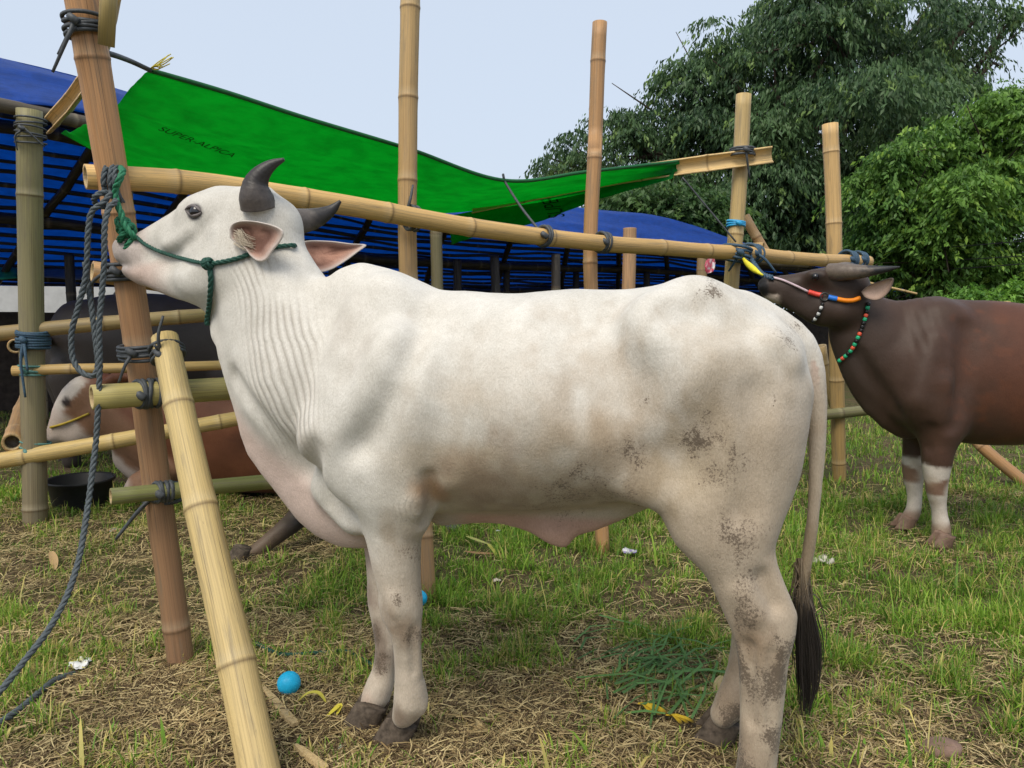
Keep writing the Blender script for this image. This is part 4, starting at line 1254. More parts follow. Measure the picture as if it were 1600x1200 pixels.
def tarps():
    inv = at(640, 300, 4.6) * np.array((1, 1, 0))
    root = empty('green_tarpaulin', inv)
    tag(root, 'bright green tarpaulin stretched as an awning above the long rail', 'tarpaulin')
    A = [at(*p) for p in ((232, 109, 3.05), (350, 143, 3.25), (480, 185, 3.5), (640, 233, 3.85), (790, 282, 4.25), (920, 268, 4.65), (1060, 252, 5.05))]
    B = [at(*p) for p in ((93, 214, 4.35), (190, 262, 4.6), (300, 288, 4.9), (420, 306, 5.2), (540, 324, 5.5), (690, 330, 5.6), (850, 312, 5.4), (960, 291, 5.2), (1052, 270, 5.08))]
    canopy = sheet('canopy', A, B, 90, 34, sag=.03, wrinkle=.050, wscale=(.5, 4.6), mat=M_GREEN, parent=root, seed=1, inv=inv)
    A2 = [at(*p) for p in ((700, 336, 5.58), (780, 322, 5.5), (880, 303, 5.35), (970, 287, 5.18), (1056, 268, 5.06))]
    B2 = [at(*p) for p in ((706, 382, 5.35), (770, 362, 5.3), (855, 341, 5.2), (945, 311, 5.1), (1050, 277, 5.03))]
    flap = sheet('flap', A2, B2, 50, 14, wrinkle=.05, wscale=(1.6, 5), mat=M_GREEN, parent=root, seed=2, inv=inv)
    v, f, _a, _b = tube_data(spline(np.array(A) - inv, 80), .010, 8)
    put('hem', mesh_from('hem', v, f), flat_mat('green_hem', (.008, .11, .03), .6), root)
    ink = flat_mat('black_print', (.005, .045, .014), .6, .3, .5, 25)
    text_part('SUPER-ALPICA', (at(246, 203, 3.72), at(362, 246, 3.95), at(256, 198, 3.68)), 1, ink, root, inv, canopy)
    text_part('SUPER', (at(883, 338, 5.16), at(868, 303, 5.22), at(857, 341, 5.16)), 1, ink, root, inv, flap)
    def tie(pts, r, mat):
        v, f, _a, _b = tube_data(spline([np.asarray(p) - inv for p in pts], 14), r, 6); put('tie', mesh_from('tie', v, f), mat, root)
    tie([at(786, 272, 4.22), at(789, 284, 4.24), at(815, 325, 4.1), at(846, 364, 3.95)], .007, M_STRIP)
    tie([at(1066, 277, 5.05), at(1100, 318, 5.05), at(1150, 378, 5.02)], .006, M_STRIP)
    tie([at(235, 110, 3.05), at(205, 96, 2.95), at(178, 86, 2.75), at(160, 82, 2.68)], .010, M_STRIP)
    yel = flat_mat('yellow_raffia', (.62, .52, .05), .5)
    for k in range(9):
        p = at(236, 106, 3.04); q = at(250 + rng.random() * 22, 84 + rng.random() * 24, 3.03)
        tie([p, (p + q) / 2 + rng.normal(size=3) * .008, q], .0022, yel)
    # blue roof sheet
    inv2 = at(300, 300, 6.0) * np.array((1, 1, 0))
    rb = empty('blue_tarpaulin', inv2)
    tag(rb, 'blue tarpaulin roof spread over the cattle shelter', 'tarpaulin')
    rid = [at(*p) for p in ROOF_RIDGE]; eav = [at(*p) for p in ROOF_EAVE]; bak = [at(*p) for p in ROOF_BACK]
    sheet('front_slope', rid, eav, 130, 18, wrinkle=.07, wscale=(.35, 3.0), mat=M_BLUE, parent=rb, seed=5, inv=inv2, sag=-.05)
    sheet('back_slope', rid, bak, 60, 30, wrinkle=.03, wscale=(.4, 1.0), mat=M_BLUE, parent=rb, seed=6, inv=inv2)
    return root
ROOF_RIDGE = ((-260, 20, 4.8), (-60, 78, 5.3), (170, 135, 6.2), (400, 215, 7.2), (650, 295, 8.5), (905, 326, 10), (1040, 342, 11), (1180, 384, 12.3), (1335, 408, 14))
ROOF_EAVE = ((-260, 105, 4.0), (-60, 155, 4.5), (130, 178, 5.2), (400, 250, 6.4), (650, 335, 7.8), (905, 368, 9.3), (1040, 384, 10.4), (1180, 404, 11.6), (1335, 414, 13.3))
ROOF_BACK = ((-500, 440, 9.0), (-100, 445, 10), (300, 450, 11.5), (650, 455, 13), (905, 457, 15), (1180, 457, 18), (1420, 456, 21))
def shelter():
    inv = at(300, 300, 6.0) * np.array((1, 1, 0))
    root = empty('cattle_shelter', inv)
    tag(root, 'dark bamboo cattle shelter frame under the blue roof', 'shelter')
    n = 48
    rid, eav, bak = spline([at(*p) for p in ROOF_RIDGE], n), spline([at(*p) for p in ROOF_EAVE], n), spline([at(*p) for p in ROOF_BACK], n)
    def pole(name, pts, r, tone, seed): return bamboo(name, [np.asarray(p) - inv for p in pts], r, r, root, tone=tone, gap=.6, sides=8, seed=seed, wob=.012)
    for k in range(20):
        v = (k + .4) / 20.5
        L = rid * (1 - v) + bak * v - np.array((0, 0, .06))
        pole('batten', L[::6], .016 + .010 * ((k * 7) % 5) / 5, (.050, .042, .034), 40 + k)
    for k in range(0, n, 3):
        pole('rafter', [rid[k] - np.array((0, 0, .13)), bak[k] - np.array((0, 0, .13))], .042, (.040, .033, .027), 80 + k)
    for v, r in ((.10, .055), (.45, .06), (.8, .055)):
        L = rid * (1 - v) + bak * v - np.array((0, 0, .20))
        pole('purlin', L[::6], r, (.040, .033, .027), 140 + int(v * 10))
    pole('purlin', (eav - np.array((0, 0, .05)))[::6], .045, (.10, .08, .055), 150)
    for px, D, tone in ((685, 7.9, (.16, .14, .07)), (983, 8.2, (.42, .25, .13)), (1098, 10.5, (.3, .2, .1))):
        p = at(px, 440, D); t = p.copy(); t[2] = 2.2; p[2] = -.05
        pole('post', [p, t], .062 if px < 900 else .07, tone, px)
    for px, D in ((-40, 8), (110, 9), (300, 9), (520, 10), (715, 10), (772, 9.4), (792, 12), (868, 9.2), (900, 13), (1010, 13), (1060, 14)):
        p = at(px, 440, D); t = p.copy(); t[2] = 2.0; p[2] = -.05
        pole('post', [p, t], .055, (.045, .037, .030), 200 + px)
    # added dark boards, a backdrop standing in for shade at the open back
    for k in range(0, n - 1):
        a, b = bak[k] - inv, bak[k + 1] - inv
        d = b - a
        bm = []
        z1 = 1.36 + .05 * math.sin(k * 5.1)
        th = np.array((-d[1], d[0], 0)); th = th / np.linalg.norm(th) * .02
        a2, b2 = a + d * .01, b - d * .01
        V = np.array([a2 - th, b2 - th, b2 + th, a2 + th] * 2, float); V[:4, 2] = -.02; V[4:, 2] = z1
        put('shade_board', mesh_from('shade_board', V, [(0, 1, 5, 4), (1, 2, 6, 5), (2, 3, 7, 6), (3, 0, 4, 7), (4, 5, 6, 7)], smooth=False), M_BACKDROP, root)
    return root
M_BACKDROP = flat_mat('shade_backdrop', (.060, .045, .034), .8, .2, .4, 12)  # dark tone that stands in for the shade behind the stalls
# ------------------------------------------------------------------ trees
M_BARK = flat_mat('bark', (.055, .042, .032), .85, .2, .4, 8, .5)
M_LEAF = leaf_mat('tree_leaves', .5, .30, .35)
def foliage(name, lobes, n, size, cols, parent, inv, seed=0, droop=.5, shell=.55, clump=.35, aspect=.42, boughs=12):
    """leaf-sized faces gathered in sprays through the crown's volume; lobes (centre, radius xyz)"""
    r = np.random.default_rng(seed)
    C = np.array([l[0] for l in lobes]); R = np.array([l[1] for l in lobes])
    sub = []                                                            # boughs: smaller clumps over each lobe
    for c_, r_ in zip(C, R):
        for _k in range(boughs):
            d_ = r.normal(size=3); d_[2] = d_[2] * .8 + .25; d_ /= np.linalg.norm(d_)
            sub.append((c_ + d_ * r_ * r.uniform(.55, 1.02), r_ * r.uniform(.20, .42)))
    C = np.array([l[0] for l in sub]); R = np.array([l[1] for l in sub])
    w = (R ** 2).sum(1); pick = r.choice(len(C), n // 14, p=w / w.sum())
    d = r.normal(size=(len(pick), 3)); d[:, 2] = d[:, 2] * .75 + .35; d /= np.linalg.norm(d, axis=1, keepdims=True)
    q = np.where(r.random(len(pick)) < shell, r.uniform(.80, 1.06, len(pick)), r.random(len(pick)) ** .45)
    S = C[pick] + d * R[pick] * q[:, None]                              # a spray of leaves each
    S += (np.stack([fbm(S * .8, 2, seed + k) for k in (1, 2, 3)], 1) - .5) * R[pick].mean() * .8
    bt = r.random(len(C)) ** 1.3
    tone = r.random(len(S)) * .35 + .2 * fbm(S * .45, 2, seed + 9) + .5 * bt[pick]
    hue = r.random(len(S))
    k = np.repeat(np.arange(len(S)), 14); m = len(k)
    # each spray is a drooping twig with its leaves along both sides
    q = np.tile(np.linspace(.05, 1, 14), len(S)) + r.normal(size=m) * .04
    ta = r.random(len(S)) * 6.28; out = d * np.array((1, 1, .25)) + np.stack([np.cos(ta), np.sin(ta), np.zeros(len(S))], 1) * .6
    out /= np.linalg.norm(out, axis=1, keepdims=True)
    tl = clump * 2.6 * r.uniform(.6, 1.3, len(S))
    P = S[k] + out[k] * (q * tl[k])[:, None]; P[:, 2] -= (q ** 1.8) * tl[k] * droop
    P += r.normal(size=(m, 3)) * clump * .16
    az = np.arctan2(out[k, 1], out[k, 0]) + np.where(np.arange(m) % 2 == 0, 1, -1) * r.uniform(.4, 1.2, m); dr = -droop - .25 + r.normal(size=m) * .35
    ax = np.stack([np.cos(az) * np.cos(dr), np.sin(az) * np.cos(dr), np.sin(dr)], 1)
    sd = np.cross(ax, r.normal(size=(m, 3))); sd /= np.linalg.norm(sd, axis=1, keepdims=True)
    L = size * r.uniform(.6, 1.3, m)[:, None]
    V = np.stack([P - ax * L * .5, P + sd * L * aspect * .5, P + ax * L * .5, P - sd * L * aspect * .5], 1)
    V[:, 2, 2] -= (L[:, 0] * .12)
    t = np.clip(tone[k] + r.normal(size=m) * .16, 0, 1)[:, None]
    c = np.array(cols[0]) * (1 - t) + np.array(cols[1]) * t
    c = np.where((hue[k] > .93)[:, None], np.array(cols[2]), c)
    F = np.arange(m * 4).reshape(-1, 4)
    return put(name, mesh_from(name, (V.reshape(-1, 3) - inv), F, colors=np.repeat(c, 4, 0)), M_LEAF, parent)
def tree(name, label, base, lobes_px, n, size, cols, seed, trunk_r=.4, forks=8, **kw):
    """lobes_px: (px, py, D, r_px)"""
    lobes = []
    for px, py, D, rp in lobes_px:
        c = at(px, py, D); r = rp * D / FPX
        lobes.append((c, np.array((r, r * 1.0, r * .82))))
    base = np.asarray(base, float); inv = base * np.array((1, 1, 0))
    root = empty(name, inv); tag(root, label, 'tree' if 'tree' in name else 'shrub')
    r = np.random.default_rng(seed + 50)
    cc = np.mean([l[0] for l in lobes], 0); parts = []
    fork = base * .35 + cc * .65; fork[:2] = base[:2] * .7 + cc[:2] * .3; fork[2] = max(cc[2] * .45, .3)
    C = spline([base - np.array((0, 0, .2)), base * .5 + fork * .5 + r.normal(size=3) * .2, fork], 14)
    v, f, _a, _b = tube_data(C, np.linspace(trunk_r, trunk_r * .6, 14), 12); parts.append((v - inv, f))
    for c, rad in lobes[:forks * 2]:
        mid = (fork + c) / 2 + r.normal(size=3) * rad.mean() * .3
        C = spline([fork - (fork - base) * .08, mid, c, c + r.normal(size=3) * rad * .6], 14)
        v, f, _a, _b = tube_data(C, np.linspace(trunk_r * .42, trunk_r * .05, 14), 7); parts.append((v - inv, f))
        for _k in range(3):
            s = C[6 + _k * 2]; e = c + r.normal(size=3) * rad * .7
            v, f, _a, _b = tube_data(spline([s, (s + e) / 2 + r.normal(size=3) * .2, e], 8), np.linspace(trunk_r * .14, trunk_r * .02, 8), 5); parts.append((v - inv, f))
    V, F = merge(parts)
    put('trunk', mesh_from('trunk', V, F), M_BARK, root)
    foliage('crown', lobes, n, size, cols, root, inv, seed, **kw)
    return root
def trees():
    dark = ((.024, .060, .028), (.110, .195, .070), (.17, .27, .07))
    D = 24
    tree('big_tree', 'tall dark spreading tree rising behind the shelter, sky above it', at(1290, 470, D) * np.array((1, 1, 0)),
         [(1000, 232, D, 62), (905, 250, D + 1, 46), (870, 262, D + 2, 26), (965, 190, D, 34), (1085, 185, D, 80), (1130, 105, D - 1, 70), (1215, 70, D, 95), (1320, 60, D - 2, 110), (1420, 55, D, 95), (1515, 20, D, 52), (1580, 28, D, 24), (1450, 120, D + 1, 55), (1560, 90, D, 14), (1500, 75, D, 26),
          (1180, 200, D - 1, 120), (1300, 200, D - 2, 130), (1395, 195, D - 1, 112), (1090, 285, D, 80), (1000, 305, D + 1, 60), (1200, 320, D - 1, 110), (1320, 330, D - 1, 110), (1250, 420, D, 90), (1380, 300, D, 90), (940, 300, D + 3, 40)],
         165000, .17, dark, 11, trunk_r=.55, droop=.7, clump=.26, shell=.55, boughs=14, aspect=.34)
    D = 15
    tree('leafy_tree', 'lighter green bushy tree at the right edge behind the brown cow', at(1480, 500, D) * np.array((1, 1, 0)),
         [(1545, 195, D, 50), (1590, 175, D, 45), (1480, 250, D, 62), (1420, 255, D - .5, 40), (1550, 270, D, 80), (1610, 280, D, 70), (1400, 320, D, 62), (1360, 290, D, 24), (1470, 340, D - .6, 80), (1570, 360, D, 90), (1385, 390, D, 55), (1470, 420, D, 70), (1600, 440, D, 70), (1360, 430, D + .5, 40), (1540, 450, D + .5, 60)],
         100000, .11, ((.036, .105, .018), (.155, .30, .046), (.23, .38, .055)), 13, trunk_r=.16, droop=.45, clump=.16, shell=.6, boughs=16)
    D = 18
    tree('round_bush_tree', 'small mid green tree just above the blue roof, below the green awning tip', at(1040, 470, D) * np.array((1, 1, 0)),
         [(980, 330, D, 34), (1030, 320, D, 36), (1085, 330, D, 38), (1120, 350, D, 30), (1050, 360, D, 40), (960, 350, D, 26)], 20000, .14, ((.025, .065, .018), (.075, .15, .035), (.10, .18, .04)), 17, trunk_r=.12, droop=.3, clump=.25)
    D = 26
    tree('dark_hedge_tree', 'dark low tree filling the gap behind the rail end', at(1330, 480, D) * np.array((1, 1, 0)),
         [(1150, 400, D, 60), (1240, 440, D, 70), (1330, 430, D, 80), (1430, 440, D, 70), (1530, 450, D, 70), (1600, 450, D, 70)], 34000, .22, ((.012, .028, .012), (.04, .075, .028), (.05, .10, .03)), 19, trunk_r=.25, clump=.4)
    D = 10.5
    tree('fern_shrub', 'bright green ferny shrub showing over the back of the brown cow', at(1535, 520, D) * np.array((1, 1, 0)),
         [(1515, 468, D, 14), (1532, 458, D, 13), (1560, 470, D, 12), (1582, 460, D, 14), (1602, 452, D, 16), (1480, 472, D, 6), (1520, 490, D, 26), (1580, 490, D, 26)], 9000, .085, ((.06, .16, .02), (.17, .34, .04), (.2, .4, .05)), 23, trunk_r=.03, droop=.2, clump=.09)
    # a palisade stake beside it, and the wires
    o = bamboo('stake', [np.array((0, 0, -.05)), np.array((0.02, 0, 1.45))], .035, .035, None, tone=(.5, .36, .16), seed=301)
    o.location = at(1569, 520, 9.6) * np.array((1, 1, 0)); tag(o, 'thin bamboo stake standing in front of the ferny shrub', 'stake')
    wm = flat_mat('black_cable', (.012, .012, .013), .5)
    for (a, b), lab in (((( 1280, 392, 17), (1660, 372, 12)), 'uppermost thin black overhead wire crossing the leafy tree'), (((1300, 408, 17), (1660, 396, 12)), 'middle thin black overhead wire crossing the leafy tree'), (((1300, 424, 17), (1660, 408, 12)), 'lowest thin black overhead wire crossing the leafy tree')):
        A, B = at(*a), at(*b); m = (A + B) / 2 - np.array((0, 0, .06))
        v, f, _a, _b = tube_data(spline([A, m, B], 24), .008, 5)
        tag(put('overhead_wire', mesh_from('overhead_wire', v, f), wm), lab, 'wire', 'overhead wires at the right')

# ------------------------------------------------------------------ the brown cow at the right
M_BROWN = coat_material('brown_coat', .5, (.03, .022, .018), .25, .03)
def brown_cow():
    B = Body((2.9, 4.42), (1, -.06))
    st = lambda *a: _st(B, *a)
    B.loft([st(1385, 500, 640, .07), st(1420, 478, 668, .16), st(1470, 471, 684, .21), st(1540, 469, 694, .25), st(1620, 476, 694, .27), st(1700, 480, 690, .27), st(1770, 474, 670, .24), st(1830, 480, 640, .19), st(1875, 510, 600, .08)], pt=1.8, pb=2.2, c=.47)
    B.chain([(1330, 480, .02, 40, .62), (1362, 525, .0, 58, .62), (1405, 565, 0, 72, .68), (1440, 590, 0, 76, .75)], k=.06)          # neck
    B.chain([(1330, 528, 0, 28, .6), (1350, 582, 0, 32, .5), (1378, 628, 0, 30, .45), (1415, 656, 0, 28, .5)], k=.06)               # brisket line
    B.chain([(1400, 500, 0, 26, .7), (1460, 492, 0, 26, .8)], k=.05)
    for s in (-1, 1):
        B.chain([(1470, 510, s * .10, 34, .6), (1450, 580, s * .16, 38, .75), (1438, 628, s * .16, 30)], k=.10)
        B.chain([(1434, 632, s * .155, 26), (1470, 665, s * .155, 30, .8)], k=.09)
    B.chain([(1478, 630, -.13, 40, .7), (1472, 662, -.155, 33, .75), (1467, 690, -.16, 27, .85), (1464, 720, -.16, 22), (1463, 752, -.16, 17), (1464, 770, -.155, 15), (1467, 795, -.15, 11), (1470, 818, -.15, 13), (1471, 832, -.15, 14), (1469, 843, -.15, 13)], k=.05)
    B.chain([(1444, 660, .17, 32, .8), (1436, 695, .165, 24, .85), (1429, 722, .16, 18), (1427, 745, .155, 15), (1429, 770, .15, 11), (1428, 795, .14, 11), (1422, 808, .14, 12), (1415, 817, .14, 11)], k=.05)
    for s in (-1, 1):
        B.chain([(1790, 560, s * .12, 66, .7), (1780, 650, s * .15, 44, .7), (1800, 720, s * .16, 24), (1805, 760, s * .16, 18), (1795, 800, s * .16, 14), (1790, 835, s * .16, 16)], k=.06)
    H = head_frame(B, at(1318, 430, 4.42), at(1196, 452, 4.50), (0.12, 0.98, -.08))
    hchain(B, H, [(1330, 448, 0, 28, .85), (1302, 443, 0, 27, .9), (1272, 446, 0, 25, .85), (1240, 448, 0, 20, .8), (1212, 447, 0, 16, 1.0), (1198, 446, 0, 14, 1.2)], k=.04)
    hchain(B, H, [(1318, 478, 0, 32, .66), (1285, 482, 0, 28, .62), (1250, 472, 0, 19, .66), (1222, 464, 0, 13, .9), (1206, 461, 0, 10, 1.3)], k=.05)
    for s in (-1, 1):
        hchain(B, H, [(1284, 430, s * .085, 9), (1268, 430, s * .08, 8)], k=.05)
        hchain(B, H, [(1188, 440, s * .035, 4), (1194, 436, s * .04, 3)], k=.02, op='sub')
        hchain(B, H, [(1186, 457, s * .03, 1.4), (1200, 459, s * .05, 1.6), (1214, 460, s * .055, 1.3)], k=.014, op='sub')
    B.shape([(1506, 515), (1500, 600), (1488, 660)], .05, .012, .06, 'sub')
    B.shape([(1462, 530), (1446, 580), (1432, 622)], .05, .012, .06, 'add')
    B.shape([(1340, 555), (1372, 605), (1402, 645)], .04, .014, .05, 'sub')
    B.shape([(1480, 600), (1476, 650)], .05, .008, .06, 'add')
    B.shape([(1455, 668), (1449, 700)], .025, .010, .03, 'sub')
    B.shape([(1250, 452), (1290, 458)], .03, .006, .03, 'sub')
    B.shape([(1290, 478), (1310, 490)], .05, .010, .05, 'add')
    V, F = B.mesh(.0155, (-2.0, -.42, -.03), (1.2, .42, 1.75))
    V = relax(V, F, 2, .5)
    e1 = make_ear(B, [(1346, 456), (1356, 447), (1376, 439), (1395, 435), (1392, 450), (1382, 463), (1368, 469), (1352, 465)], (1367, 454), .035, lambda x, y: 4.27 - (x - 1346) * .0008)
    nb = len(V); V = np.vstack([V, e1[0]]); F = np.vstack([F, e1[1] + nb])
    nrm = vert_normals(V, F)
    f1, f2 = fbm(V * 3, 4, 201), fbm(V * 11, 4, 205)
    x, y, z = V.T
    X = lambda px, v=0: B.c(px, 560, v)[0]
    col = np.tile(np.array((.098, .038, .021)), (len(V), 1))
    col = lerp3(col, (.058, .034, .024), sstep(X(1560), X(1400), x) * .9)
    col = lerp3(col, (.052, .036, .029), sstep(X(1400), X(1330), x))
    col = lerp3(col, (.050, .029, .020), sstep(.45, .7, f1) * .6)
    col = lerp3(col, (.125, .045, .022), sstep(.55, .7, f2) * sstep(X(1400), X(1500), x) * .5)
    zz = z + (f2 - .5) * .07 + (f1 - .5) * .03
    col = lerp3(col, (.56, .50, .44), sstep(.455, .435, zz))                                     # white stockings, stained
    knee = sstep(.385, .365, zz) * sstep(.27, .295, zz)
    cx = np.where(y < 0, B.c(1464, 760, -.16)[0], B.c(1427, 745, .15)[0])
    col = lerp3(col, (.17, .085, .05), knee * sstep(.05, .0, x - cx + (f2 - .5) * .09) * .9)
    col = lerp3(col, (.21, .13, .085), sstep(.135, .085, zz) * .85)
    col = lerp3(col, (.36, .27, .19), sstep(.5, .7, f2) * sstep(.45, .43, z) * .4)
    o, Fh, Lh, Nh = H
    hf = (V - o) @ Fh; hn = (V - o) @ Nh
    col = lerp3(col, (.016, .015, .016), sstep(.41, .43, hf) * sstep(-.045, -.03, hn))
    col = lerp3(col, (.52, .43, .36), sstep(.36, .39, hf + (f2 - .5) * .05) * sstep(-.035, -.05, hn) * sstep(-.15, -.12, hn) * .9)
    e = hp(B, H, 1273, 432, -.075)
    col = lerp3(col, (.02, .015, .014), sstep(.045, .025, np.linalg.norm((V - e) * np.array((1, .5, 1.4)), axis=1)))
    k = len(e1[2]); ec = lerp3(np.tile(np.array((.10, .07, .055)), (k, 1)), (.52, .37, .29), e1[2]); col[-k:] = ec
    # neck creases
    w = np.sin((x + .12 * z) * 2 * np.pi / .05 + 3 * f1) * .0014 * sstep(X(1380), X(1400), x) * sstep(X(1470), X(1430), x) * sstep(1.0, 1.15, z)
    V = V + nrm * w[:, None]
    root = empty('brown_cow'); B.place(root)
    tag(root, 'dark brown horned cow with white socks, tied at the right end of the rail', 'cow')
    put('body', mesh_from('brown_cow_body', V, F, colors=np.clip(col, .008, .8), attrs={'dirt': np.zeros(len(V)), 'fold': np.zeros(len(V)), 'foldmask': np.zeros(len(V))}), M_BROWN, root)
    L = lambda p: B.loc(at(*p))
    make_horn('horn', root, [L((1296, 425, 4.38)), L((1312, 425, 4.33)), L((1332, 425, 4.28)), L((1352, 424, 4.24)), L((1380, 421, 4.2)), L((1406, 417, 4.18))], [.048, .050, .044, .037, .026, .016, .004], M_HORN, (.02, .02, .022), (.13, .10, .078), 60, .40)
    make_horn('horn', root, [L((1306, 424, 4.52)), L((1322, 420, 4.6)), L((1345, 420, 4.68))], [.046, .04, .02], M_HORN, (.02, .02, .022), (.13, .10, .078), 60, .40)
    c = hit(B, 1274, 433, -.008)
    bm = bmesh.new(); bmesh.ops.create_uvsphere(bm, u_segments=14, v_segments=10, radius=.02)
    for v in bm.verts: v.co = Vector(c) + v.co
    for f in bm.faces: f.smooth = True
    me = bpy.data.meshes.new('eye'); bm.to_mesh(me); bm.free(); put('eye', me, M_EYE, root)
    hm = flat_mat('brown_hoof', (.16, .10, .07), .6, .3, .3, 40)
    for px, py in ((1465, 853), (1408, 824)): make_hoof(root, B.loc(gnd(px, py)) * np.array((1, 1, 0)), math.pi, hm, .95)
    for s in (-1, 1): make_hoof(root, B.c(1785, 860, s * .16) * np.array((1, 1, 0)), math.pi, hm, .95)
    # its halter: coloured sleeves, ring, beads
    h = empty('beaded_halter', B.A); 
    tag(h, 'halter with red, blue and orange sleeves and beaded cords on the brown cow', 'halter')
    h.rotation_euler = root.rotation_euler
    def tube(name, pxs, r, col_, lift=.008, n=14):
        C = spline(hits(B, pxs, lift), n); v, f, _a, _b = tube_data(C, r, 8)
        return put(name, mesh_from(name, v, f), flat_mat(name + '_paint', col_, .4), h)
    tube('cord', [(1200, 434), (1220, 438), (1242, 446), (1263, 456)], .007, (.55, .42, .46))
    tube('red_sleeve', [(1263, 456), (1275, 460), (1285, 463)], .014, (.75, .07, .05), .012)
    tube('blue_sleeve', [(1294, 466), (1301, 467), (1307, 468)], .015, (.02, .16, .60), .012)
    tube('orange_sleeve', [(1307, 468), (1320, 470), (1332, 469), (1342, 465)], .013, (.85, .24, .01), .012)
    th = np.linspace(0, 2 * np.pi, 21); q = hit(B, 1288, 466, .015)
    v, f, _a, _b = tube_data(q + np.stack([np.cos(th) * .022, 0 * th, np.sin(th) * .022], 1), .005, 6, cap=False); put('ring', mesh_from('ring', v, f), flat_mat('ring_metal', (.03, .03, .03), .35, .6), h)
    def beads(pxs, cols, r):
        C = spline(hits(B, pxs, .012), len(cols) * 5 + 1)
        for k, cc in enumerate(cols):
            seg = C[k * 5:k * 5 + 6]; v, f, _a, _b = tube_data(seg, [r * .6, r, r, r, r, r * .6], 8)
            put('bead', mesh_from('bead', v, f), BEAD[cc], h)
    BEAD = {c: flat_mat('bead_' + c, v, .35) for c, v in (('k', (.012, .012, .012)), ('w', (.6, .6, .58)), ('g', (.02, .38, .18)), ('r', (.7, .10, .05)))}
    beads([(1286, 474), (1283, 482), (1278, 492), (1270, 502), (1266, 508)], 'kwkwkwk', .010)
    beads([(1354, 472), (1351, 490), (1347, 510), (1340, 528), (1328, 548), (1312, 564), (1303, 570)], 'kgkrgkkkrgkgrgkgrg', .012)
    v, f = rope_mesh([at(1206, 434, 4.43), at(1190, 428, 4.6), at(1178, 412, 4.85), at(1170, 398, 4.95)], .017)
    tag(put('lead_rope', mesh_from('lead_rope', v, f), M_BLUEROPE), 'dark blue lead rope from the brown cow to the rail', 'rope')
    v, f, _a, _b = tube_data(spline([at(1192, 430, 4.5), at(1182, 424, 4.55), at(1168, 412, 4.7), at(1160, 402, 4.9)], 12), [.006, .010, .016, .019, .019, .018, .016, .014, .012, .010, .009, .008], 8)
    tag(put('yellow_strap', mesh_from('yellow_strap', v, f), flat_mat('yellow_webbing', (.70, .62, .03), .5)), 'short yellow strap at the nose of the brown cow', 'strap')

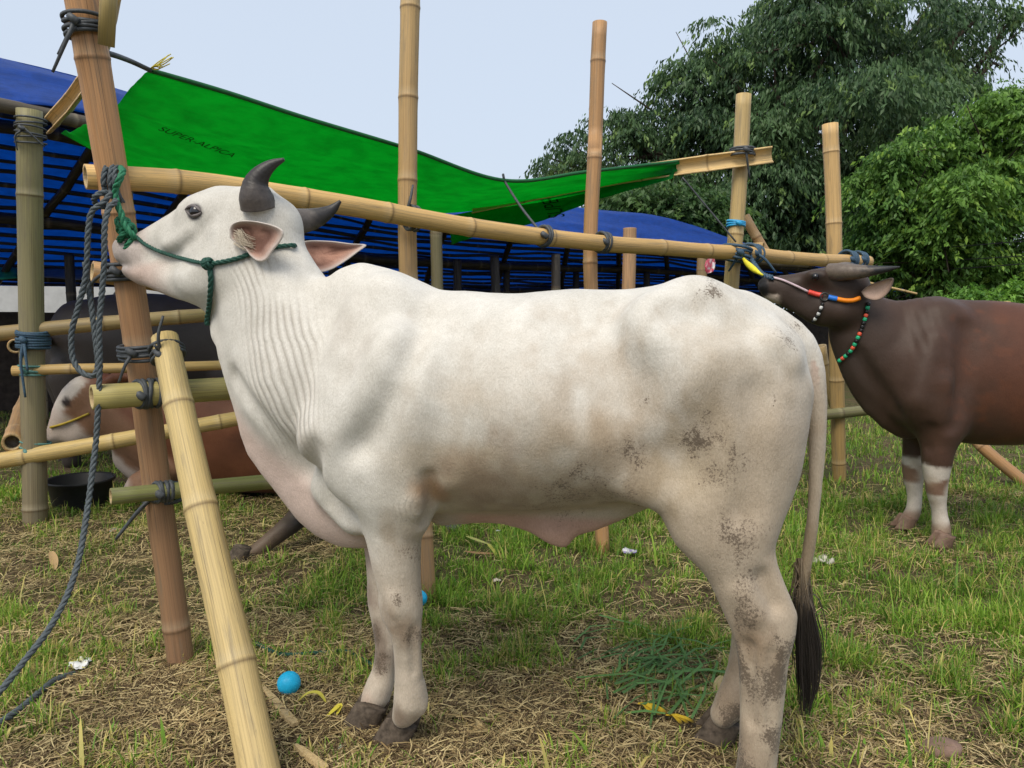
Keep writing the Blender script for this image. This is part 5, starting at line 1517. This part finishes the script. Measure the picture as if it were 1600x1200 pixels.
# ------------------------------------------------------------------ cattle in the shade
def coarse_cow(name, label, B, h, lo, hi, painter, hooves=()):
    V, F = B.mesh(h, lo, hi)
    V = relax(V, F, 2, .5)
    col = painter(V)
    root = empty(name); B.place(root); tag(root, label, 'cow')
    z0 = np.zeros(len(V))
    put('body', mesh_from(name + '_body', V, F, colors=np.clip(col, .006, .8), attrs={'dirt': z0, 'fold': z0, 'foldmask': z0}), M_BROWN, root)
    return root
def shade_cattle():
    # reddish cow lying with its head to the left
    B = Body((-2.4, 5.45), (1, .05))
    st = lambda *a: _st(B, *a)
    B.loft([st(200, 640, 720, .06), st(250, 605, 756, .16), st(310, 592, 764, .24), st(400, 590, 768, .29), st(500, 592, 768, .29), st(580, 604, 766, .22), st(625, 650, 750, .08)], pt=1.9, pb=2.4)
    B.chain([(165, 640, -.02, 40, .6), (205, 660, 0, 50, .62), (260, 680, 0, 58, .7)], k=.07)
    B.chain([(200, 715, 0, 24, .5), (222, 738, 0, 22, .6)], k=.06)
    B.chain([(250, 742, -.2, 22), (205, 762, -.26, 14), (262, 768, -.30, 11)], k=.05)
    H = head_frame(B, at(168, 598, 5.42), at(90, 684, 5.38), (0.10, 0.99, .02))
    hchain(B, H, [(160, 608, 0, 26, .9), (132, 616, 0, 29, .9), (110, 640, 0, 25, .8), (95, 666, 0, 18, .85), (86, 682, 0, 14, 1.2)], k=.04)
    hchain(B, H, [(168, 640, 0, 32, .6), (140, 666, 0, 24, .6), (112, 682, 0, 14, .9)], k=.05)
    B.chain([(170, 596, -.10, 9), (190, 588, -.20, 11, 1.0), (205, 590, -.25, 6)], k=.03)
    def pt(V):
        f2 = fbm(V * 9, 4, 301)
        col = np.tile(np.array((.155, .058, .028)), (len(V), 1)) * (.75 + .5 * f2)[:, None]
        o, Fh, Lh, Nh = H
        q = V - o; hf, hl, hn = q @ Fh, q @ Lh, q @ Nh
        face = sstep(.02, .10, hf)
        col = lerp3(col, (.25, .135, .08), face)
        col = lerp3(col, (.56, .50, .44), face * sstep(.045, .075, hn + (f2 - .5) * .04))
        col = lerp3(col, (.50, .42, .37), sstep(.31, .36, hf + (f2 - .5) * .08))
        e = hp(B, H, 101, 628, -.07); e2 = hit(B, 103, 628, 0)
        col = lerp3(col, (.03, .02, .018), sstep(.05, .03, np.linalg.norm((V - e2) * np.array((1, .5, 1.3)), axis=1)))
        return col
    coarse_cow('lying_cow', 'reddish cow with a pale face lying in the shade behind the left rails', B, .024, (-1.2, -.6, -.04), (1.6, .5, 1.1), pt)
    v, f, _a, _b = tube_data(spline([q for q in hits(B, ((80, 668), (98, 662), (118, 655), (140, 646)), .01)], 12), .008, 6)
    o = put('yellow_halter', mesh_from('yellow_halter', v, f), flat_mat('yellow_rope', (.50, .36, .04), .6)); B.place(o); tag(o, 'thin yellow rope halter on the face of the lying reddish cow', 'halter')
    # grey brown cow standing further back, rump to the left
    B = Body((-3.3, 6.7), (1, .10))
    st = lambda *a: _st(B, *a)
    B.loft([st(70, 520, 590, .06), st(90, 485, 605, .16), st(140, 466, 620, .24), st(220, 458, 628, .29), st(300, 464, 628, .28), st(370, 470, 620, .22), st(420, 480, 600, .10)], pt=1.9, pb=2.3)
    B.chain([(400, 500, 0, 42, .65), (460, 490, 0, 34, .65), (505, 470, 0, 26, .7), (545, 500, 0, 18, .8)], k=.07)
    for px, s in ((112, -1), (106, 1), (360, -1), (350, 1)):
        B.chain([(px, 590, s * .15, 34, .75), (px + 4, 640, s * .16, 20), (px - 2, 690, s * .16, 13), (px, 722, s * .16, 14)], k=.05)
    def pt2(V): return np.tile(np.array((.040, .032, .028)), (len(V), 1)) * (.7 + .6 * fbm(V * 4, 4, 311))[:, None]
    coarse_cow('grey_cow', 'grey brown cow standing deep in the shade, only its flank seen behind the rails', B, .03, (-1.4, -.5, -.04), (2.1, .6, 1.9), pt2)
    # very dark cow lying behind the white one: a stretched fore leg shows
    B = Body((-.95, 4.75), (.35, 1))
    p = lambda px, py, D, r: (*B.loc(at(px, py, D)), r)
    B.chain([p(520, 740, 4.35, .17), p(560, 730, 4.7, .25), p(585, 725, 5.1, .29), p(600, 720, 5.5, .26), p(610, 720, 5.8, .17)], k=.08, px=False)
    B.chain([p(505, 690, 4.3, .12), p(490, 650, 4.2, .10)], k=.06, px=False)
    B.chain([p(500, 770, 4.32, .085), p(462, 812, 4.20, .062), p(440, 830, 4.12, .052), p(405, 858, 4.05, .044), p(388, 870, 4.02, .048), p(374, 878, 3.98, .046)], k=.05, px=False)
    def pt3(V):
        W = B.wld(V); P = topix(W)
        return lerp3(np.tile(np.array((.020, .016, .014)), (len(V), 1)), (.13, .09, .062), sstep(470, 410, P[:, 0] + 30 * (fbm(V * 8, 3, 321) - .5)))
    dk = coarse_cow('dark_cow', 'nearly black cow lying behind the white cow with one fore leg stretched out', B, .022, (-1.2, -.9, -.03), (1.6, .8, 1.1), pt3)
    q = B.loc(at(368, 884, 3.96)); q[2] = 0; make_hoof(dk, q, math.atan2(*(B.R @ np.array((-.95, -.3, 0)))[[1, 0]]), M_HOOF, .9)

# ------------------------------------------------------------------ ropes
M_GREYROPE = flat_mat('grey_rope', (.085, .100, .108), .75, .25, .35, 150, .4)
M_GREENROPE = flat_mat('green_rope', (.020, .075, .055), .65, .3, .4, 150, .4)
def ropes():
    B = WC
    root = empty('rope_halter', B.A); root.rotation_euler = (0, 0, math.atan2(B.R[0, 1], B.R[0, 0]))
    tag(root, 'dark green rope halter knotted on the cheek of the white cow', 'halter')
    def on(pxs, lift=.006): return hits(B, pxs, lift)
    nose = on([(216, 372), (228, 381), (250, 391), (280, 402), (306, 410), (328, 413)], .007)
    rope('nose_strap', nose, .0065, M_GREENROPE, root)
    rope('cheek_strap', on([(328, 413), (350, 410), (375, 404), (400, 395), (424, 389), (446, 386), (458, 386)], .008) + [B.loc(at(463, 389, 2.52)), B.loc(at(466, 396, 2.60))], .0075, M_GREENROPE, root)
    rope('throat_strap', on([(329, 416), (332, 432), (331, 455), (329, 478), (327, 498), (327, 508)], .007), .0085, M_GREENROPE, root)
    k = hit(B, 329, 413, .012)
    parts = []
    r2 = np.random.default_rng(5)
    for j in range(4):
        th = np.linspace(0, 2 * np.pi, 22); a = r2.normal(size=3); a /= np.linalg.norm(a); b = np.cross(a, r2.normal(size=3)); b /= np.linalg.norm(b)
        C = k + (np.cos(th)[:, None] * a + np.sin(th)[:, None] * b) * .013
        v, f = rope_mesh(C, .0075, n=44); parts.append((v, f))
    V, F = merge(parts); put('knot', mesh_from('knot', V, F), M_GREENROPE, root)
    # green lead from the nose up to the rail
    lead = [B.wld(hit(B, 214, 374, .004)), at(206, 366, 2.60), at(194, 350, 2.60), at(190, 335, 2.60), at(183, 318, 2.60), at(180, 298, 2.60), at(186, 282, 2.58), at(192, 268, 2.60), at(188, 262, 2.70)]
    green2 = flat_mat('bright_green_rope', (.025, .17, .085), .6, .3, .35, 150, .4)
    o = empty('lead_rope', at(190, 300, 2.6)); inv = np.array(o.location); tag(o, 'green lead rope tying the nose of the white cow to the rail', 'rope')
    rope('cord', [np.asarray(p) - inv for p in lead], .011, green2, o)
    parts = []
    for j in range(6):
        th = np.linspace(0, 2 * np.pi, 20); a = r2.normal(size=3); a /= np.linalg.norm(a); b = np.cross(a, r2.normal(size=3)); b /= np.linalg.norm(b)
        C = at(199 + r2.normal() * 5, 359 + r2.normal() * 9, 2.63) - inv + (np.cos(th)[:, None] * a + np.sin(th)[:, None] * b) * (.016 + .006 * r2.random())
        v, f = rope_mesh(C, .0085, n=40); parts.append((v, f))
    V, F = merge(parts); put('knot', mesh_from('knot', V, F), green2, o)
    # grey rope: turns round the rail, loops and the long end to the ground
    o = empty('grey_rope', at(165, 320, 2.6)); inv = np.array(o.location); tag(o, 'thick grey rope hanging in loops from the leaning post down to the grass', 'rope')
    R = .0098
    def rp(name, pts, r=R): return rope(name, [np.asarray(p) - inv for p in pts], r, M_GREYROPE, o)
    for k in range(3):
        th = np.linspace(-.4, 2 * np.pi - .4, 16)
        c = at(178 + k * 7, 284 + k * 2, 2.72)
        rp('turn', [c + np.array((math.sin(t + k) * .008, -math.cos(t) * .068, math.sin(t) * .066)) for t in th])
    th = np.linspace(0, 2 * np.pi, 18)
    rp('loop', [at(164 + 17 * math.cos(t), 312 + 11 * math.sin(t), 2.60 - .02 * math.sin(t * 2)) for t in th])
    rp('loop', [at(176, 300, 2.60), at(160, 318, 2.58), at(144, 330, 2.58), at(138, 360, 2.58), at(134, 430, 2.58), at(122, 480, 2.58), at(112, 520, 2.58), at(114, 560, 2.58), at(128, 582, 2.57), at(146, 587, 2.57), at(153, 570, 2.58), at(149, 530, 2.59), at(143, 480, 2.60), at(137, 440, 2.61), at(133, 410, 2.61)])
    end = [at(172, 318, 2.58), at(164, 350, 2.56), at(163, 400, 2.56), at(160, 450, 2.56), at(155, 510, 2.55), at(156, 570, 2.55), at(153, 640, 2.54), at(150, 690, 2.53), at(144, 740, 2.5), at(136, 800, 2.45), at(124, 870, 2.38), at(105, 930, 2.3), at(75, 985, 2.22), at(40, 1030, 2.14), at(0, 1080, 2.06), at(-60, 1140, 2.0)]
    rp('hanging_end', end)
    rp('ground_end', [gnd(-60, 1175, .02), gnd(0, 1130, .02), gnd(35, 1105, .02), gnd(62, 1082, .015), gnd(88, 1062, .01), gnd(120, 1052, .0)], .012)
    # thin green rope lost in the grass
    V, F = rope_mesh([gnd(400, 1005, .012), gnd(440, 1022, .015), gnd(500, 1020, .014), gnd(540, 1018, .015), gnd(575, 1035, .012), gnd(592, 1050, .01), gnd(640, 1058, .012)], .008)
    tag(put('ground_rope', mesh_from('ground_rope', V, F), M_GREENROPE), 'thin dark green rope lying in the grass by the front hooves', 'rope')

# ------------------------------------------------------------------ things on the ground
def ball(px, py, r, label, seed):
    bm = bmesh.new(); bmesh.ops.create_icosphere(bm, subdivisions=4, radius=r)
    for v in bm.verts:                                            # a seam and small dents
        n = v.co.normalized()
        s = .0012 * math.exp(-((n.x * .6 + n.z * .8) / .03) ** 2)
        v.co -= n * (s + .0008 * mnoise.noise(n * 3))
    for f in bm.faces: f.smooth = True
    me = bpy.data.meshes.new('ball'); bm.to_mesh(me); bm.free()
    o = put('ball', me, flat_mat('blue_plastic', (.012, .42, .72), .45, .4, .12, 25, .15))
    o.location = gnd(px, py + 12) * np.array((1, 1, 0)) + np.array((0, 0, r + .008)); tag(o, label, 'ball', 'blue balls in the grass')
def crumple(name, label, cat, px, py, size, col, seed, flat=.5, col2=None, rough=.4):
    """a crumpled wrapper"""
    n = 12; r = np.random.default_rng(seed)
    u = np.linspace(-1, 1, n); X, Y = np.meshgrid(u, u, indexing='ij')
    P = np.stack([X.ravel(), Y.ravel(), np.full(n * n, seed * 1.7)], 1)
    fold = .9 * (fbm(P * 1.3, 3, seed) - .5) * 2; rad = np.hypot(X, Y).ravel()
    V = np.stack([P[:, 0] * (1 - .35 * rad) + .5 * (fbm(P * 2, 2, seed + 3) - .5), P[:, 1] * (1 - .35 * rad) + .5 * (fbm(P * 2, 2, seed + 5) - .5), np.abs(fold) * flat + .1], 1) * size
    V += (r.random(V.shape) - .5) * size * .10
    a = (np.arange(n - 1)[:, None] * n + np.arange(n - 1)[None]).ravel()
    F = np.stack([a, a + n, a + n + 1, a + 1], 1)
    C = np.tile(np.array(col), (n * n, 1))
    if col2 is not None: C = lerp3(C, col2, sstep(.45, .55, fbm(P * 1.6, 2, seed + 8)))
    o = put(name, mesh_from(name, V, F, smooth=False, colors=C), plain(name + '_film', rough, .5))
    o.location = gnd(px, py) * np.array((1, 1, 0)) + np.array((0, 0, .008)); o.rotation_euler = (0, 0, seed)
    o.modifiers.new('thickness', 'SOLIDIFY').thickness = .001
    return tag(o, label, cat)
def leaf_strip(name, label, cat, pts, w, col, tip=None, fold=.4):
    """a long curling leaf or husk; pts places along it"""
    C = spline(pts, 16); T, A, B = frames(C)
    q = np.linspace(0, 1, 16); ww = w * np.sqrt(np.clip(np.sin(np.pi * np.clip(q * .92 + .06, 0, 1)), .03, 1))
    side = np.cross(T, (0, 0, 1.0)); side /= np.maximum(np.linalg.norm(side, axis=1, keepdims=True), 1e-6)
    V = np.concatenate([C - side * ww[:, None] / 2 + np.array((0, 0, 1)) * (fold * ww / 2)[:, None], C, C + side * ww[:, None] / 2 + np.array((0, 0, 1)) * (fold * ww / 2)[:, None]])
    F = [(i + k * 16, i + 1 + k * 16, i + 1 + (k + 1) * 16, i + (k + 1) * 16) for i in range(15) for k in range(2)]
    c = np.tile(np.array(col), (48, 1))
    if tip is not None: c = lerp3(c, tip, np.tile(sstep(.55, .9, q), 3))
    o = put(name, mesh_from(name, V, F, colors=c), M_STRAW)
    return tag(o, label, cat) if label else o
def ground_things():
    ball(452, 1076, .039, 'blue ball in the grass beside the diagonal bamboo brace', 1)
    ball(655, 938, .036, 'blue ball half hidden behind the white cow fore leg', 2)
    crumple('crumpled_paper', 'crumpled white and violet paper in the grass under the white cow', 'litter', 985, 866, .055, (.62, .61, .66), 3, .7, (.25, .2, .42))
    crumple('plastic_bag', 'torn pale plastic bag in the grass behind the tail', 'litter', 1286, 885, .075, (.52, .48, .40), 4, 1.0, (.4, .36, .3))
    crumple('snack_wrapper', 'white and yellow wrapper in the grass near the hanging grey rope', 'litter', 125, 1045, .050, (.66, .66, .66), 5, .7, (.62, .55, .05))
    crumple('red_wrapper', 'faded red and green wrapper lying below the lowest rung', 'litter', 180, 832, .050, (.42, .20, .15), 6, .25, (.30, .38, .32))
    crumple('mint_wrapper', 'tiny mint green wrapper beside the front hooves', 'litter', 532, 1172, .014, (.35, .62, .50), 7, .6, (.7, .75, .72))
    crumple('tissue', 'small off white tissue scrap under the cow belly', 'litter', 776, 910, .026, (.62, .52, .45), 8, .5)
    crumple('white_scrap', 'thin white scrap near the far posts under the cow belly', 'litter', 778, 832, .02, (.7, .7, .7), 9, .5)
    o = crumple('hanging_bag', 'small red and white plastic bag hanging behind the far post', 'bag', 1108, 700, .13, (.62, .60, .60), 21, .35, (.45, .06, .10))
    o.location = at(1108, 414, 9.0); o.rotation_euler = (math.radians(85), .2, .3); o.scale = (.7, 1.3, 1)
    # banana skins
    for k, (px, py, lab) in enumerate(((1008, 1112, 'long yellow banana skin with black tips on the grass'), (1052, 1128, 'short yellow banana skin nearest the far hind hoof'))):
        g = gnd(px, py, .012); s = 1.0 if k == 0 else .7
        root = empty('banana_skin', g); tag(root, lab, 'banana skin', 'banana skins on the grass')
        for j in range(3):
            o = leaf_strip('peel', None, None, [np.array((-.01 * j, .03 * s, .010)), np.array((.012 * j, 0, .022 - .004 * j)), np.array((.015 + .02 * j, -.03 * s, .010)), np.array((.02 + .02 * j, -.055 * s, .004))], .026 * s, (.58, .40, .03), (.03, .022, .015), .5)
            o.parent = root
    leaf_strip('corn_husk', 'pale curled corn husk between the hind legs and the front legs', 'husk', [gnd(1052, 1058, .03), gnd(1066, 1078, .012), gnd(1090, 1078, .018), gnd(1128, 1084, .012)], .032, (.46, .34, .17))
    leaf_strip('corn_husk', 'short upright corn husk beside the far hind leg', 'husk', [gnd(1118, 1082, .01), gnd(1122, 1070, .03), gnd(1128, 1056, .05)], .03, (.50, .38, .20))
    leaf_strip('yellow_leaf', 'curled yellow leaf beside the front blue ball', 'leaf', [gnd(462, 1100, .01), gnd(480, 1085, .04), gnd(498, 1084, .045), gnd(510, 1098, .02)], .020, (.52, .47, .08))
    leaf_strip('yellow_leaf', 'drooping yellow leaf next to the far front hoof', 'leaf', [gnd(505, 1125, .01), gnd(520, 1112, .03), gnd(532, 1102, .04), gnd(526, 1118, .02)], .018, (.56, .49, .06))
    leaf_strip('pale_leaf', 'broad pale green leaf lying under the belly', 'leaf', [gnd(728, 838, .02), gnd(748, 846, .035), gnd(768, 852, .02)], .03, (.42, .42, .14))
    leaf_strip('pale_leaf', 'narrow yellow green leaf hanging from the broad pale leaf', 'leaf', [gnd(762, 850, .03), gnd(772, 862, .03), gnd(776, 872, .01)], .022, (.46, .43, .10))
    leaf_strip('dry_husk', 'brown dry husk strip behind the cow forelegs', 'husk', [gnd(725, 862, .012), gnd(750, 866, .014), gnd(785, 866, .01)], .035, (.34, .20, .10))
    leaf_strip('dry_husk', 'pale dry husk lying in the grass by the hanging rope', 'husk', [gnd(80, 862, .05), gnd(84, 876, .03), gnd(86, 890, .01)], .04, (.45, .30, .15))
    leaf_strip('dry_husk', 'upright dry husk in front of the near fore hoof', 'husk', [gnd(738, 1120, .05), gnd(746, 1134, .02), gnd(752, 1150, .008)], .028, (.44, .33, .16))
    # split wood
    for lab, a, c, w in (('splintered bamboo chip lying right of the diagonal brace', (412, 1078), (462, 1135), .030), ('splintered bamboo chip at the lower edge of the picture', (462, 1168), (510, 1205), .028)):
        A, C = gnd(*a, .02), gnd(*c, .02); d = C - A; sd = np.array((-d[1], d[0], 0)); sd /= np.linalg.norm(sd)
        V = []
        for q, ww in ((0, .4), (.3, .9), (.9, 1), (1, .7)):
            p = A + d * q
            V += [p - sd * w * ww / 2, p + sd * w * ww / 2, p + sd * w * ww / 2.4 + np.array((0, 0, .012)), p - sd * w * ww / 2.4 + np.array((0, 0, .012))]
        F = [(4 * i + j, 4 * i + (j + 1) % 4, 4 * i + 4 + (j + 1) % 4, 4 * i + 4 + j) for i in range(3) for j in range(4)] + [(3, 2, 1, 0), (12, 13, 14, 15)]
        V = np.array(V)
        o = put('wood_chip', mesh_from('wood_chip', V, F, smooth=False, colors=np.tile((.50, .37, .19), (16, 1)), attrs={'bc': V * np.array((8, 8, 1))}), M_BAMBOO); tag(o, lab, 'wood chip', 'bamboo chips in the grass')
    # cut fodder grass in a heap
    n = 90; r = np.random.default_rng(8)
    cx, cy = gnd(1030, 1050)[:2]
    P = np.stack([cx + r.normal(size=n) * .10, cy + r.normal(size=n) * .16, np.full(n, .012) + r.random(n) * .03], 1)
    col = np.array((.10, .21, .06)) * (.7 + .7 * r.random((n, 1)))
    o = stalks('cut_fodder', P, r.uniform(.12, .34, n), r.uniform(.005, .011, n), r.normal(1.0, .8, n), r.normal(0, .10, n), r.normal(0, .5, n), col, M_GRASS); tag(o, 'loose heap of cut long green fodder blades near the banana skins', 'fodder', kind='stuff')
    # stones
    for px, py, s, lab in ((1470, 1175, .045, 'reddish brown stone at the lower right in dry grass'), (706, 826, .05, 'grey stone behind the white cow fore leg'), (475, 762, .04, 'small grey stone near the dark cow leg')):
        bm = bmesh.new(); bmesh.ops.create_icosphere(bm, subdivisions=3, radius=s)
        for v in bm.verts: v.co = Vector((v.co.x * 1.3, v.co.y, v.co.z * .6)) * (1 + .35 * mnoise.noise(v.co * 18 + Vector((px, 0, 0))))
        for f in bm.faces: f.smooth = True
        me = bpy.data.meshes.new('stone'); bm.to_mesh(me); bm.free()
        o = put('stone', me, flat_mat('stone', (.20, .13, .10) if px > 1000 else (.09, .085, .08), .9, .2, .3, 30, .5)); o.location = gnd(px, py) * np.array((1, 1, 0)) + np.array((0, 0, .01)); tag(o, lab, 'stone')
    # black feed tub in the pen
    th = np.linspace(0, 2 * np.pi, 28, endpoint=False); c = at(125, 740, 5.15); R0 = .21
    prof = ((R0 * .82, 0), (R0 * .95, .16), (R0 * 1.04, .17), (R0 * 1.04, .185), (R0 * .93, .18), (R0 * .85, .06), (.01, .06))
    V = np.vstack([np.stack([np.cos(th) * a, np.sin(th) * a, np.full(28, b)], 1) for a, b in prof])
    F = [(i * 28 + j, i * 28 + (j + 1) % 28, (i + 1) * 28 + (j + 1) % 28, (i + 1) * 28 + j) for i in range(len(prof) - 1) for j in range(28)]
    o = put('feed_tub', mesh_from('feed_tub', V, F), flat_mat('black_rubber', (.014, .014, .015), .5, .4, .2, 20)); o.location = (c[0], c[1], 0); tag(o, 'low black feed tub under the head of the lying reddish cow', 'tub')
    # far awning left of the shelter
    inv = at(60, 420, 9.5) * np.array((1, 1, 0)); root = empty('stall_awning', inv); tag(root, 'low grey and mint green stall awning far behind the left post', 'awning')
    gm, gr = sheet_mat('mint_sheet', (.06, .50, .26), .4), sheet_mat('grey_sheet', (.20, .215, .24), .3)
    sheet('mint_panel', [at(-40, 402, 9.8), at(25, 408, 9.8)], [at(-40, 440, 9.2), at(27, 434, 9.2)], 14, 8, wrinkle=.02, mat=gm, parent=root, seed=11, inv=inv)
    sheet('grey_panel', [at(25, 408, 9.8), at(150, 412, 10.2)], [at(27, 432, 9.2), at(180, 440, 9.6)], 20, 8, wrinkle=.03, mat=gr, parent=root, seed=12, inv=inv)
    for px in (-20, 60, 140): bamboo('pole', [at(px, 436, 9.3) * np.array((1, 1, 0)) - inv, at(px, 410, 9.6) - inv], .03, .03, root, tone=(.4, .3, .16), gap=.5, sides=8, seed=400 + px)
    inv = at(30, 400, 15) * np.array((1, 1, 0)); wr = empty('pale_wall', inv); tag(wr, 'pale rendered wall far beyond the shelter at left', 'wall')
    a, b = at(-300, 395, 15.5) - inv, at(420, 405, 17) - inv
    V = np.array([(a[0], a[1], 0), (b[0], b[1], 0), (b[0], b[1], b[2]), (a[0], a[1], a[2]), (a[0], a[1] + .2, 0), (b[0], b[1] + .2, 0), (b[0], b[1] + .2, b[2]), (a[0], a[1] + .2, a[2])])
    put('render_coat', mesh_from('render_coat', V, [(0, 1, 2, 3), (5, 4, 7, 6), (3, 2, 6, 7), (4, 0, 3, 7), (1, 5, 6, 2)], smooth=False), flat_mat('wall_render', (.45, .45, .44), .85, .2, .15, 3), wr)
# ------------------------------------------------------------------ build it all: structure first, then the things, small ones last
make_ground()
make_grass()
shelter()
tarps()
trees()
front_fence()
back_pen()
white_cow()
brown_cow()
shade_cattle()
ropes()
ground_things()
